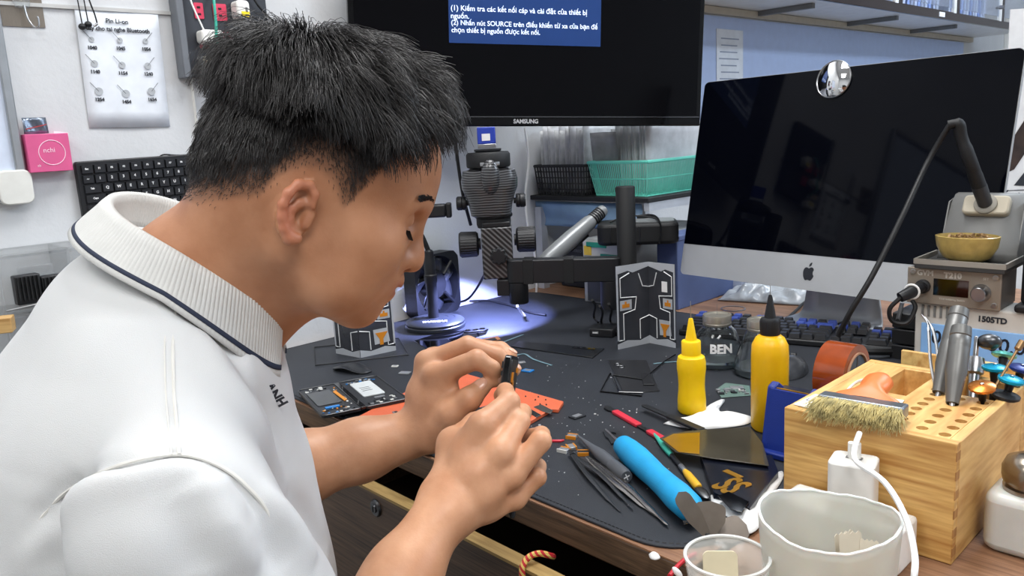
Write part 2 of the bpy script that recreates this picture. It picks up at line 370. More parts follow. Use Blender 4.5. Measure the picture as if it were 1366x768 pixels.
MB().prism([(x*sA, y*sA) for x, y in [(-.02, .66), (.08, .68), (.2, .8), (.24, 1.0), (.13, .98), (.02, .86)]], 0, .0005).build('emblem', mlogo, pc, T(WI/2-.004, CH/2-.004, .0008))
def stand_fn(u, v):
    # sweep of an L-shaped bent plate: from the back of the display down to the foot
    pts = [Vector((0, .22, -.055)), Vector((0, .14, -.075)), Vector((0, .06, -.1)), Vector((0, .0, -.118)), Vector((0, -.045, -.125)), Vector((0, -.060, -.105)), Vector((0, -.0705, -.066))]
    pp = smooth_path(pts, 4); i = u*(len(pp)-1); k = min(int(i), len(pp)-2); p = pp[k].lerp(pp[k+1], i-k); w = .10+.085*max(0, (u-.1)/.9)
    return (WI/2+(v-.5)*w*1.15, p.y, p.z)
MB().grid(stand_fn, 25, 6).build('stand', malu, pc, solid=.006)
# round convex mirror stuck at the top of the screen
def imp(px, py, off=.0014):
    n = -ey; o = MI.translation + n*off; d = ray(px, py); t = (o-CPOS).dot(n)/d.dot(n); q = CPOS+d*t-MI.translation; return Vector((q.dot(ex), q.dot(ez), off))
c1, c2 = imp(1113, 82), imp(1113, 130); cc = (c1+c2)/2; r = (c1-c2).length/2
mr = thing('convex_mirror', 'small round convex mirror stuck on the dark computer screen', 'mirror', MI @ T(cc.x, cc.y, .0014))
Rm = .07
MB().lathe([(r*1.0*(1-i/10)+1e-5, (sqrt(Rm**2-(r*(1-i/10))**2)-sqrt(Rm**2-r**2))+.003) for i in range(11)], 40).build('mirror_glass', mat('mirror', (235, 235, 235), .02, 1, var=0), mr)
MB().lathe([(r*1.03, 0), (r*1.04, .003), (r*1.0, .0045), (r*.97, .003)], 40).build('rim', mmetal, mr)

# ================================================================ wall cabinet and rail (top right)
cab = thing('wall_cabinet', 'long wall cabinet with glass doors full of paper files', 'cabinet', T(.0, 1.2, .775))
mcw = mat('cabinet_white', (226, 227, 226), .35); mcd = mat('cabinet_dark_edge', (38, 26, 24), .12, coat=.4)
MB().box((.15, 1.6, .022), (.3, 3.2, .018)).build('bottom_panel', mcw, cab)
MB().box((.306, 1.6, .016), (.012, 3.2, .034)).build('front_edge', mcd, cab, bevel=.002)
MB().box((.012, 1.6, .000), (.022, 3.2, .022)).build('wall_rail', mat('rail_beige', (186, 176, 158), .5), cab)
MB().box((.15, 1.6, .5), (.3, 3.2, .018)).build('top_panel', mcw, cab)
MB().box((.006, 1.6, .25), (.008, 3.2, .48)).build('back_panel', mcw, cab)
for y in (.9, 1.62, 2.3): MB().box((.12, y, .004), (.2, .02, .016)).build('bracket', mgreyp, cab)
mfile = [mat('file_white', (222, 228, 240), .6, trans=.0), mat('file_blue', (160, 180, 225), .6), mat('file_grey', (188, 196, 215), .6)]
for k in range(5):
    ya = .15+k*.62
    d_ = MB().box((0, 0, 0), (.004, .56, .42)).build('door', mat('cabinet_glass', (225, 232, 245), .05, trans=.9, ior=1.15, var=.01), cab, T(.308, ya+.3, .26))
    for s in (-1, 1): MB().box((0, 0, 0), (.012, .03, .46)).build('door_frame', mcd if s < 0 else mcw, d_, T(0, s*.292, 0))
    MB().lathe([(.0055, 0), (.0055, .012), (.009, .014), (.009, .034), (.0001, .035)], 18).build('knob', mmetal, d_, T(.002, .225, -.175) @ RY(90))
    for j in range(13):
        x = random.uniform(.0, .5)
        if k in (1, 2, 3): tag(MB().box((0, 0, 0), (.2, .022, .3+.04*random.random())).build('paper_file', mfile[j % 3], None, T(.16, 1.2+ya+.06+j*.04, .81+.165) @ RX(random.uniform(-3, 3))), ('white', 'blue', 'grey')[j % 3]+' paper file standing in the glass wall cabinet', 'file', 'paper files in the wall cabinet')
MB().box((0, 0, 0), (.003, .06, .018)).build('label_plate', mpaper, cab, T(.313, 1.83, .016))
# sheets of notes taped behind the computer
sh = thing('notice_sheet', 'pale printed notice sheet taped to wall beside the television', 'paper', wallM(1.93, .60, .0065))
MB().box((0, 0, .001), (.17, .24, .001)).build('sheet', mpaper, sh)
for i in range(9): MB().box((-.01+.01*random.random(), .09-.022*i, .0018), (.1+.03*random.random(), .004, .0004)).build('print_line', mat('print_grey', (150, 160, 180), .7), sh)

# ================================================================ basket shelf at the wall end
SHZ = .252
shf = thing('basket_shelf', 'black topped metal shelf holding a black and a green basket', 'shelf', T(0, .93, 0))
MB().box((.195, .25, SHZ-.006), (.385, .5, .012)).build('shelf_board', mblack_matte, shf, bevel=.002)
MB().box((.378, .25, SHZ-.022), (.014, .49, .02)).build('edge_rail', mat('rail_light', (196, 200, 206), .35, .4), shf)
for (x, y) in ((.02, .02), (.37, .48), (.02, .48)): MB().box((x, y, (SHZ-.032)/2), (.022, .022, SHZ-.032)).build('leg', mat('rail_light', (0, 0, 0)), shf)
MB().grid(lambda u, v: (.01+u*.34, .018+.006*sin(9*u)+.006*sin(5*v+4*u), .17+v*.065), 14, 8).build('hanging_sheet', mat('blue_sheet', (120, 150, 180), .35, var=.2, vs=10), shf, solid=.001)

def basket(name, x0, x1, y0, y1, z0, h, m, label, slotw, slots_rows, flare=.012):
    b = thing(name, label, 'basket', T((x0+x1)/2, (y0+y1)/2, z0)); W, Dp = x1-x0, y1-y0
    MB().box((0, 0, .002), (W-2*flare, Dp-2*flare, .003)).build('bottom', m, b)
    def side(L, inward, axis):
        mb = MB(); n = int(L/slotw)
        for i in range(n+1):
            u = -L/2+L*i/n; ub = u*(L-2*flare)/L
            p = (ub, 0, 0); q = (u, flare, h); mb.tube([p, q], slotw*.27, 4)
        for j in range(slots_rows+1):
            t = j/slots_rows; L2 = (L-2*flare*(1-t)); r = .0022 if j in (0, slots_rows) else .0015
            mb.tube([(-L2/2, flare*t, h*t), (L2/2, flare*t, h*t)], r, 5)
        return mb
    for ang, L, off in ((0, W, Dp/2-flare), (180, W, Dp/2-flare), (90, Dp, W/2-flare), (270, Dp, W/2-flare)):
        side(L, flare, 0).build('lattice_wall', m, b, RZ(ang) @ T(0, off, 0))
    rim = [(W/2, Dp/2, h), (-W/2, Dp/2, h), (-W/2, -Dp/2, h), (W/2, -Dp/2, h)]
    MB().tube([Vector(p) for p in rim], .004, 6, closed=True).build('rim', m, b)
    return b
basket('black_basket', .015, .185, .94, 1.25, SHZ+.0005, .075, mblack, 'black plastic lattice basket packed with clear bags under the television', .0095, 5, .006)
basket('green_basket', .195, .375, .945, 1.3, SHZ+.0005, .082, mat('mint_plastic', (105, 205, 185), .4), 'mint green plastic basket with clear bags beside the black basket', .0062, 2, .014)
mbag = [mat('bag_clear', (222, 224, 226), .25, alpha=.62, var=.2, vs=40), mat('bag_milky', (206, 208, 212), .3, alpha=.8, var=.15, vs=30), mat('bag_grey', (150, 150, 150), .2, alpha=.7, var=.2, vs=25)]
def bag(x, y, z, w, h, tilt, m, label, grp, rz):
    a = random.uniform(.0008, .0022); ph = random.uniform(0, 6)
    mb = MB().grid(lambda u, v: ((u-.5)*w, a*sin(7*u+ph+3*v)*(.3+v), v*h), 9, 7)
    return tag(mb.build('plastic_bag', m, None, T(x, y, z) @ RZ(rz) @ RX(tilt), solid=.0008), label, 'bag', grp)
for i in range(13): bag(.022+.012*i+random.uniform(-.002, .002), 1.09, SHZ+.006, .26, .155+.02*random.random(), random.uniform(-1.5, 1.5), mbag[i % 2], 'clear plastic bag standing in the black basket', 'clear bags in the black basket', 90)
for i in range(12): bag(.232+.0095*i+random.uniform(-.002, .002), 1.12, SHZ+.006, .26, .155+.02*random.random(), random.uniform(-1.5, 1.5), mbag[i % 2], 'clear plastic bag standing in the green basket', 'clear bags in the green basket', 90)
bag(.225, .985, SHZ+.006, .075, .15, 6, mbag[2], 'grey glossy plastic bag at the corner of the green basket', None, 8)
# ================================================================ back of the bench
def camM(p, turn=0):   # local x right in view, y away from viewer, z up
    return Matrix.Translation(p) @ RZ(46) @ RZ(turn)
# ---- stereo microscope on its boom
SC = 1.74/FPX
mscp = stripes('carbon_print', (22, 22, 24), (92, 93, 96), 62, 'Z', .3, .4, .62, .12, 6.0)
mscd = stripes('carbon_diagonal', (22, 22, 24), (98, 98, 100), 55, 'DIAGONAL', .3, .4, .6, .12)
Mc = camM(D(664, 398, 1.74))
sco = thing('stereo_microscope', 'black carbon patterned microscope on a boom arm under television', 'microscope', Mc)
def lx(px): return (px-664)*SC
def lz(py): return (398-py)*SC
cb = MB().box((lx(661.5), 0, lz(184)), (.037, .037, .034)).build('camera', mat('camera_blue', (38, 62, 165), .4), sco, bevel=.002)
MB().box((lx(661), -.0188, lz(186)), (.017, .0005, .014)).build('sticker', mwprint, cb)
MB().box((lx(661.5), 0, lz(197)), (.037, .037, .008)).build('camera_plate', mmetal, sco, bevel=.001)
cy = lx(662)
MB().lathe([(.024, lz(205)), (.028, lz(203)), (.028, lz(201)), (.0001, lz(200.5))], 28, T(cy, 0, 0)).build('adapter_tube', mblack, sco)
MB().lathe([(.03, lz(226)), (.044, lz(224)), (.0455, lz(222)), (.0455, lz(208)), (.042, lz(205)), (.02, lz(204.5))], 36, T(cy, 0, 0)).build('coupling_ring', mblack_matte, sco)
MB().lathe([(.0462, lz(221.5)), (.0468, lz(219)), (.0462, lz(217))], 36, T(cy, 0, 0), a0=radians(250), a1=radians(300)).build('silver_band', mmetal, sco)
bd = MB(); prof = [(226, .036, .036), (228, .054, .045), (240, .0585, .048), (250, .0575, .048), (258, .052, .047), (272, .045, .046), (285, .042, .044), (287, .036, .04)]
n = 40
bd.grid(lambda u, v: (lambda k, t: (cy+(prof[k][1]*(1-t)+prof[k+1][1]*t)*(abs(cos(2*pi*u))**.55)*(1 if cos(2*pi*u) > 0 else -1), (prof[k][2]*(1-t)+prof[k+1][2]*t)*(abs(sin(2*pi*u))**.55)*(1 if sin(2*pi*u) > 0 else -1), lz(prof[k][0]*(1-t)+prof[k+1][0]*t)))(min(int(v*7), 6), v*7-min(int(v*7), 6)), n, 22, True)
bd.build('body', mscp, sco)
MB().box((cy, 0, lz(226.5)), (.08, .07, .002)).build('top_cover', mblack, sco)
MB().sphere((0, 0, 0), (.0195, .013, .036), 12).build('nose_bulge', mscp, sco, T(cy+.003, -.044, lz(236)))
for s, px in ((-1, 633), (1, 692)):
    MB().lathe([(.006, 0), (.006, .004), (.0135, .005), (.0145, .009), (.0145, .012), (.013, .013), (.0145, .014), (.0145, .022), (.012, .025), (.0001, .025)], 24).build('zoom_knob', mblack, sco, T(lx(px), 0, lz(269)) @ RY(90*s))
MB().lathe([(.034, lz(302)), (.036, lz(298)), (.036, lz(290)), (.040, lz(288)), (.040, lz(285))], 32, T(cy+.004, 0, 0)).build('neck_ring', mblack_matte, sco)
MB().box((lx(668), -.012, lz(297)), (.058, .05, .012)).build('clamp_ring', mblack, sco, bevel=.003)
MB().box((lx(667.5), -.01, lz(334)), (.064, .055, .108)).build('focus_rack', mscd, sco, bevel=.003)
stx = []
for i in range(48):
    a_ = 2*pi*i/48; rr = .0165+.0022*cos(8*a_); stx.append((rr*cos(a_), rr*sin(a_)))
MB().prism(stx, 0, .014).build('tension_knob', mblack, sco, T(lx(669), -.038, lz(337)) @ RX(90), bevel=.002)
for s, px, py in ((-1, 646, 323), (1, 690, 320)):
    k_ = MB().lathe([(.012, 0), (.012, .004), (.0225, .005), (.0255, .008), (.0265, .042), (.024, .045), (.0001, .045)], 36).build('focus_knob', mblack, sco, T(lx(px), -.005, lz(py)) @ RY(90*s))
    rb = MB()
    for i in range(30):
        a_ = 2*pi*i/30; rb.tube([(.0255*cos(a_), .0255*sin(a_), .009), (.0264*cos(a_), .0264*sin(a_), .041)], .0009, 4)
    rb.build('grip_ribs', mblack, k_)
MB().lathe([(.02, 0), (.022, .004), (.022, .03), (.018, .034)], 28, T(lx(663), .03, lz(322))).build('objective', mblack, sco)
iv = Mc.inverted()
pL, pR = D(683, 361, 1.69), D(822, 358, 1.665); ax = (pR-pL); L = ax.length
Ma = iv @ frame(pL, ax)
mb = MB().prism(rrect(L+.02, .036, .017, 8, L/2, 0), -.024, .024); arm = mb.build('boom_arm', mblack, sco, Ma, bevel=.002)
for u in (.035, .118): MB().box((u, 0, 0), (.021, .039, .051)).build('strap', mblack_matte, arm, bevel=.001)
MB().lathe([(.019, -.044), (.0205, -.042), (.0205, 0), (.0001, 0)], 28).build('boom_joint', mblack, sco, Ma @ T(.012, 0, -.024))
MB().box((0, 0, 0), (.04, .03, .034)).build('rack_mount', mblack, sco, Ma @ T(-.012, .008, -.035), bevel=.002)
MB().lathe([(.021, -.058), (.021, 0)], 28).build('boom_pivot', mblack, sco, Ma @ T(L-.012, 0, -.024))
pb = P(839, 441, ZM); zt = D(840, 245, 1.70).z
Mp = iv @ T(pb.x, pb.y, 0)
MB().lathe([(.0195, ZM), (.0195, zt-.002), (.018, zt), (.0001, zt)], 32).build('column', mblack_matte, sco, Mp)
MB().lathe([(.05, ZM), (.05, ZM+.008), (.03, ZM+.012), (.0196, ZM+.012)], 32).build('foot_plate', mblack, sco, Mp)
pv = iv @ (pR - ax.normalized()*.012); pc_ = iv @ Vector((pb.x, pb.y, pR.z-.03))
MB().tube([pv + Vector((0, 0, -.05)), pc_ + Vector((0, 0, -.02))], .016, 12).build('column_clamp', mblack, sco)
# its blue-white ring light
lp = bpy.data.lights.new('microscope_ring_light', 'SPOT'); lp.energy = 30; lp.color = (.36, .42, 1); lp.spot_size = radians(112); lp.spot_blend = .12; lp.shadow_soft_size = .012
lo_ = bpy.data.objects.new('microscope_ring_light', lp); COL.objects.link(lo_); lo_.location = D(655, 350, 1.79); dr_ = (P(640, 430)-lo_.location); lo_.rotation_euler = dr_.to_track_quat('-Z', 'Y').to_euler()

# ---- cooling fan
fan = thing('cooling_fan', 'square black cooling fan standing against the wall', 'fan', Matrix.Translation((.034, .555, ZM)) @ RZ(97))
fs = .148; mfan = mblack
fr = MB(); ro, ri = fs/2, fs/2*.93; N_ = 64
def sq(a): c_, s_ = cos(a), sin(a); m_ = max(abs(c_), abs(s_)); q = min(1/m_, 1.27); return (ro*c_*q, ro*s_*q)
vs = []; f_ = []
for i in range(N_):
    a_ = 2*pi*i/N_; x, z = sq(a_)
    for yy, inner in ((-.019, 0), (-.019, 1), (.019, 1), (.019, 0)): vs.append((ri*cos(a_), yy, ri*sin(a_)+fs/2) if inner else (x, yy, z+fs/2))
for i in range(N_):
    j = (i+1) % N_
    for k in range(4): f_.append((i*4+k, j*4+k, j*4+(k+1) % 4, i*4+(k+1) % 4))
fr.add(vs, f_).build('frame', mfan, fan, angle=50)
MB().lathe([(.0001, -.0165), (.03, -.0165), (.032, -.014), (.032, .014), (.0001, .014)], 32, T(0, 0, fs/2) @ RX(90)).build('hub', mblack, fan)
for k in range(7):
    a0 = 2*pi*k/7
    MB().grid(lambda u, v: ((.031+u*.033)*cos(a0+.75*v+.3*u), -.011+.022*v, (.031+u*.033)*sin(a0+.75*v+.3*u)+fs/2), 5, 7).build('blade', mat('fan_blade', (48, 50, 55), .35), fan, solid=.0015)
for k in range(4):
    a0 = pi/4+pi/2*k; MB().tube([(.03*cos(a0), -.0185, .03*sin(a0)+fs/2), (.07*cos(a0), -.0185, .07*sin(a0)+fs/2)], .004, 6).build('spoke', mblack, fan)
# ---- microphone style desk stand
mp_ = P(581, 436, ZM); mic = thing('desk_stand', 'black round based desk stand with clamp beside the fan', 'stand', camM(mp_))
MB().lathe([(.066, 0), (.067, .003), (.067, .0075), (.0645, .0095), (.0655, .011), (.0655, .014), (.062, .0175), (.045, .0205), (.0445, .0200), (.03, .0215), (.0295, .021), (.012, .0225), (.0001, .0225)], 48).build('base', mat('stand_base', (44, 47, 52), .4), mic)
text('TAKSTAR', .013, mwprint, mic, T(.002, -.038, .0212) @ RX(6), bold=.0006, shear=.2)
MB().lathe([(.012, .02), (.0125, .1), (.014, .102), (.0145, .118), (.0125, .12), (.0125, .15), (.0105, .158), (.0105, .17), (.006, .174)], 24, T(-.003, 0, 0)).build('pole', mblack, mic)
MB().tube(smooth_path([(-.003, 0, .17), (-.013, -.002, .20), (-.022, 0, .222), (-.012, 0, .246), (.0, 0, .258)]), .0055, 10).build('gooseneck', mblack_matte, mic)
MB().box((.018, 0, .258), (.046, .03, .028)).build('clamp', mblack, mic, bevel=.004)
MB().box((.047, 0, .258), (.012, .024, .032)).build('clamp_jaw', mblack, mic, bevel=.003)

# ---- instrument box, meter on top, hot-air handle, black cases under the shelf
ib = thing('power_instrument', 'grey instrument box with green label strip below the shelf', 'instrument', T(.245, .855, ZM))
MB().box((.078, .2, .078), (.156, .4, .156)).build('case', mat('instrument_grey', (150, 152, 152), .45), ib, bevel=.003)
MB().box((.078, -.001, .128), (.15, .002, .05)).build('front_plate', mat('instrument_cream', (196, 196, 188), .5), ib)
MB().box((.1, -.003, .117), (.085, .002, .011)).build('green_strip', mat('label_green', (30, 140, 115), .5), ib)
MB().box((.045, -.003, .143), (.06, .002, .012)).build('green_strip', MATS['label_green'], ib)
MB().box((.018, -.003, .128), (.022, .002, .022)).build('yellow_tag', mat('label_yellow', (225, 190, 60), .5), ib)
MB().box((.135, -.003, .132), (.018, .002, .02)).build('orange_tag', mat('label_amber', (205, 165, 80), .5), ib)
MB().box((.078, -.001, .04), (.13, .002, .07)).build('lower_panel', mat('instrument_dark', (60, 62, 66), .5), ib)
mt_ = D(850, 291, 1.83); met = thing('handheld_meter', 'black rubber cased handheld meter with strap on instrument box', 'meter', Matrix.Translation((mt_.x, mt_.y, ZM+.158)) @ RZ(46-8))
MB().prism(rrect(.178, .1, .022, 6), 0, .048).build('holster', mblack_matte, met, bevel=.008, segs=3)
MB().prism(rrect(.12, .07, .01, 5, .02, 0), .048, .05).build('faceplate', mat('meter_grey', (125, 128, 130), .35), met)
for k in range(5): MB().box((-.06+k*.016, -.05, .024), (.003, .004, .036)).build('grip_rib', mblack, met, bevel=.001)
MB().tube(smooth_path([(.045, -.053, .004), (.05, -.054, .03), (.045, -.04, .054), (.03, .02, .056), (.0, .03, .053)]), .005, 8, flat=.35).build('strap', mblack, met)
MB().tube(smooth_path([(-.06, -.02, .05), (-.02, .0, .06), (.03, -.02, .057), (.048, -.045, .05)]), .0018, 6).build('cord', mcable_b, met)
h0, h1 = D(724, 352, 1.79), D(806, 279, 1.86); hd = h1-h0
hg = thing('hot_air_handle', 'silver grey hot air gun handle leaning against instrument', 'tool', frame(h0, hd, z=(0, 0, 1)) @ RY(90))
Lh = hd.length
MB().lathe([(.0001, 0), (.016, .002), (.0195, .02), (.02, Lh*.45), (.0185, Lh*.55), (.017, Lh*.75), (.0135, Lh*.8), (.0135, Lh*.97), (.011, Lh), (.0001, Lh)], 28).build('grip', mat('handle_grey', (135, 138, 140), .35, .3), hg)
for k in range(5): MB().lathe([(.0142, Lh*(.8+.03*k)), (.0152, Lh*(.805+.03*k)), (.0152, Lh*(.815+.03*k)), (.0142, Lh*(.82+.03*k))], 24).build('vent_ring', mblack, hg)
MB().box((.018, 0, Lh*.5), (.008, .018, .06)).build('button_panel', mblack, hg, bevel=.002)
for k, (x, y, w_, d_, h_, lb) in enumerate(((.045, .992, .15, .2, .115, 'black equipment case with faint print under the basket shelf'),)):
    cs = thing('equipment_case', lb, 'case', T(x, y, ZM-.003))
    MB().box((w_/2, d_/2, h_/2), (w_, d_, h_)).build('case', mat('case_black', (34, 37, 44), .5), cs, bevel=.004)
    for j in range(4): text('STEREO  120', .011, mat('print_dim', (95, 98, 105), .6), cs, frontM(.07, -.0005, .1-.017*j))
# usb hub
uh = thing('usb_hub', 'small black usb hub beside the folded film panels', 'hub', camM(P(803, 449, ZM), -25))
MB().box((0, .02, .0085), (.05, .05, .017)).build('housing', mblack, uh, bevel=.002)
MB().box((-.012, -.0052, .0095), (.013, .001, .0055)).build('port', mmetal, uh); MB().box((-.012, -.0058, .009), (.011, .0006, .002)).build('port_tongue', mwprint, uh)

# ---- folded film panels (clear sheets printed with phone circuit outlines)
mfilm = mat('film_dark', (58, 60, 66), .25, alpha=.93, var=.1); mfl = mat('film_silver', (188, 192, 198), .3, .2); mfw = mat('film_line', (225, 227, 228), .4)
def film_panel(a, b, h, seed, name_parent, flip):
    rnd = random.Random(seed); w_ = (b-a).length
    Mx = Matrix((((b-a).normalized().x, 0, 0, a.x), ((b-a).normalized().y, 0, 0, a.y), (0, 1, 0, a.z), (0, 0, 0, 1)))
    x_ = (b-a).normalized(); n_ = x_.cross(Vector((0, 0, 1)))
    Mx = Matrix((x_, Vector((0, 0, 1)), n_)).transposed().to_4x4(); Mx.translation = a
    base = MB().box((w_/2, h/2, 0), (w_, h, .0016)).build('film_panel', mfilm, name_parent, name_parent.matrix_world.inverted() @ Mx)
    def strip(poly, m, z=.0012, nm='silver_patch'): return MB().prism(poly, z-.0003, z+.0002).build(nm, m, base)
    def line(pts, nm='circuit_line', wd=.0011): 
        return MB().tube([(x*w_, y*h, .001) for x, y in pts], wd, 4).build(nm, mfw, base)
    X = (lambda x: x) if not flip else (lambda x: 1-x)
    q = lambda pts: [(X(x)*w_, y*h) for x, y in pts]
    strip(q([(0, .9), (.35, .93), (.5, .9), (1, .95), (1, 1), (0, 1)]), mfl)
    strip(q([(0, 0), (1, 0), (1, .1), (.7, .06), (.3, .09), (0, .06)]), mfl)
    strip(q([(0, .1), (.05, .1), (.05, .9), (0, .9)]), mfl)
    line([(X(.05), .1), (X(.2), .1), (X(.2), .42), (X(.55), .45), (X(.6), .6), (X(.12), .62), (X(.12), .85), (X(.4), .9)])
    line([(X(.7), .08), (X(.7), .32), (X(.98), .35)]); line([(X(.98), .7), (X(.8), .72), (X(.68), .88)])
    strip(q([(.1, .46), (.45, .46), (.45, .58), (.1, .58)]), mfl); strip(q([(.16, .49), (.38, .49), (.38, .535), (.29, .535), (.29, .565), (.24, .565), (.24, .535), (.16, .535)]), mflex, .0018, 'gold_flex')
    return base
def film(v1, v2, v3, h, label, seed):
    t = thing('folded_film', label, 'film', v2)
    film_panel(v1, v2, h, seed, t, False); film_panel(v2, v3, h, seed+1, t, True)
    f2 = (v3-v2).normalized(); n_ = f2.cross(Vector((0, 0, 1))); inv = T(*v2).inverted()
    Mx = Matrix((f2, Vector((0, 0, 1)), n_)).transposed().to_4x4(); Mx.translation = v2
    L3 = (v3-v2).length
    MB().prism([(L3*.42, .02), (L3*.85, .022), (L3*.8, .05), (L3*.4, .05)], .001, .0018).build('silver_patch', mfl, t, inv @ Mx)
    MB().prism([(L3*.45, .043), (L3*.8, .043), (L3*.66, .03), (L3*.66, .018), (L3*.56, .018), (L3*.56, .03)], .0019, .0026).build('gold_flex', mflex, t, inv @ Mx)
    MB().box((L3*.62, h*.72, .0015), (L3*.2, .02, .001)).build('connector', mwprint, t, inv @ Mx)
    return t
film(P(824, 466, ZM), P(867, 457, ZM), P(902, 464, ZM), .160, 'tall folded clear film with silver circuit outline before the computer', 1)
film(P(449, 471, ZM), P(481, 477, ZM), P(528, 467, ZM), .150, 'folded clear film with gold flex standing beside the round stand base', 5)
wf = [P(x, y, ZM+.0012) for x, y in ((419, 463), (421, 487), (545, 473), (532, 451))]
tag(MB().tube(wf, .0011, 6, closed=True).build('bezel_outline', mblack), 'thin black rectangular bezel frame lying under the folded film', 'phone frame')

# ---- full size keyboard in front of the computer
kp, kd = P(905, 447, ZM), Vector((cos(radians(14)), sin(radians(14)), 0))
kb = thing('mechanical_keyboard', 'black full size keyboard with blue side keys before the computer', 'keyboard', frame(kp, kd))
kl, kw, rows = .415, .122, 6
MB().box((kl/2, kw/2, .006), (kl, kw, .012)).build('case', mblack, kb, bevel=.003)
def keycap(w_, d_, m, h=.0085, top=.78):
    mb = MB(); vs = []
    for z, k in ((0, 1), (h, top)):
        vs += [(-w_/2*k, -d_/2*k+.0007*(z > 0), z), (w_/2*k, -d_/2*k+.0007*(z > 0), z), (w_/2*k, d_/2*k, z), (-w_/2*k, d_/2*k, z)]
    mb.add(vs, [(3, 2, 1, 0), (4, 5, 6, 7), (0, 1, 5, 4), (1, 2, 6, 5), (2, 3, 7, 6), (3, 0, 4, 7)]); return mb.mesh('key', m)
mkey = mat('key_black', (30, 31, 35), .4); mkblue = mat('key_blue', (52, 72, 150), .4)
pit = .0183; kc = {}
def key_row(y, z, ws, x0=.006, parent=kb, blue=()):
    x = x0
    for i, w_ in enumerate(ws):
        if w_ < 0: x += -w_*pit; continue
        k = (w_, i in blue)
        if k not in kc: kc[k] = keycap(w_*pit-.0016, pit-.0016, mkblue if k[1] else mkey)
        part('key', kc[k], parent, T(x+w_*pit/2, y, z)); x += w_*pit
R_ = [(.010, [1.25, 1.25, 1.25, 6.25, 1.25, 1.25, 1.25, 1.25, -.3, 1, 1, 1, -.3, 2, 1]), (.0295, [2.25]+[1]*10+[2.75]+[-1.3, 1, -1.3, 1, 1, 1]), (.048, [1.75]+[1]*11+[2.25]+[-3.6, 1, 1, 1]), (.0665, [1.5]+[1]*12+[1.5, -.3, 1, 1, 1, -.3, 1, 1, 1]), (.085, [1]*13+[2, -.3, 1, 1, 1, -.3, 1, 1, 1]), (.108, [1, -1]+[1]*4+[-.5]+[1]*4+[-.5]+[1]*4+[-.3, 1, 1, 1])]
for (y, ws) in R_: key_row(y, .0122+.05*y, ws, blue=(0, 1, 4, 7, 11, 12, 13, 15, 18) if y > .08 else (19, 20))
# ---- crumpled clear bag and plastic box behind, cables of the computer
cbm = MB()
random.seed(3)
def crump(u, v):
    x, y = (u-.5)*.26, (v-.5)*.16; e = max(0, 1-(2*u-1)**4)*max(0, 1-(2*v-1)**4)
    return (x, y, .003+e*(.022+.035*abs(mnoise.noise(Vector((x*16, y*16, 1))))+.018*mnoise.noise(Vector((x*45, y*45, 4)))))
cb_o = cbm.grid(crump, 44, 30).build('crumpled_bag', mat('bag_film', (205, 210, 214), .15, alpha=.75, var=.15, vs=30), None, frame(P(1042, 408, .0), kd) @ T(-.02, .09, 0), solid=.0006)
tag(cb_o, 'crumpled clear plastic bag on the desk below the computer', 'bag')
pbx = thing('plastic_box', 'clear plastic box behind the folded film panels', 'box', T(.40, 1.18, .001))
mpb = mat('box_frost', (190, 200, 220), .2, alpha=.5)
for c_, d_ in (((.07, 0, .03), (.14, .002, .06)), ((.07, .1, .03), (.14, .002, .06)), ((0, .05, .03), (.002, .1, .06)), ((.14, .05, .03), (.002, .1, .06))): MB().box(c_, d_).build('side', mpb, pbx)
MB().box((.07, .05, .002), (.14, .1, .003)).build('bottom', mpb, pbx)
bb = thing('blue_box', 'matte slate blue box standing between instrument and computer', 'box', T(.425, .905, ZM-.003))
MB().box((.029, .12, .08), (.056, .24, .16)).build('body', mat('slate_blue', (78, 92, 132), .6), bb, bevel=.002)
MB().box((.029, .12, .164), (.059, .243, .012)).build('lid', MATS['slate_blue'], bb, bevel=.002)
cable('power_cable', [P(1090, 394, .03), P(1075, 402, .012), P(1062, 414, .004), P(1050, 425, .004)], .0032, mcable_b, 'black power cable hanging from the computer stand')
cable('thin_cable', [P(1172, 398, .035), P(1155, 412, .022), P(1135, 424, .018), P(1118, 432, .017)], .0022, mcable_b, 'thin black cable curving behind the keyboard by computer stand')

# ---- glass jars with metal caps
def wrap_text(body, size, m, r, parent, zc, ang0, lean=0):
    me = text_mesh(body, size, m, ext=.0001, bold=.0009)
    for v in me.vertices:
        a_ = ang0 + v.co.x/r; z = zc+v.co.y; rr = (r if not callable(lean) else lean(z))+.0006+v.co.z; v.co = (rr*cos(a_), rr*sin(a_), z)
    return part('lettering', me, parent)
def facing(p): d = CPOS-Vector(p); return atan2(d.y, d.x)
def jar(px, py, prof, capz, capr, label, word, wz, off):
    p = P(px, py, ZM); j = thing('glass_jar', label, 'jar', T(*p)); t = .0016
    inner = [(max(r-t, .0001), z+ (t if i == 0 else 0)) for i, (r, z) in enumerate(prof)]
    MB().lathe([(.0001, 0)]+prof+list(reversed(inner))+[(.0001, t)], 48).build('glass_body', mglass, j)
    MB().lathe([(capr*.97, capz), (capr, capz+.001), (capr, capz+.004), (capr*.96, capz+.005), (capr, capz+.006), (capr, capz+.016), (capr*.98, capz+.018), (capr*.9, capz+.018), (capr*.88, capz+.016), (.0001, capz+.0165)], 40).build('cap', mat('cap_metal', (182, 177, 166), .35, .75, var=.15), j)
    MB().cyl((0, 0, capz+.016), (0, 0, capz+.036), .0005, .0003, 6).build('needle', mmetal, j)
    MB().lathe([(.0001, .002), (prof[1][0]-.003, .002), (prof[1][0]-.004, .012), (.0001, .012)], 32).build('liquid', mat('solvent', (205, 212, 212), .05, trans=1, ior=1.33, var=.01), j)
    rf = lambda z: max(np.interp(z, [q[1] for q in prof], [q[0] for q in prof]), .01)
    wrap_text(word, .021, mwprint, .038, j, wz, facing(p)+off, rf)
    return j
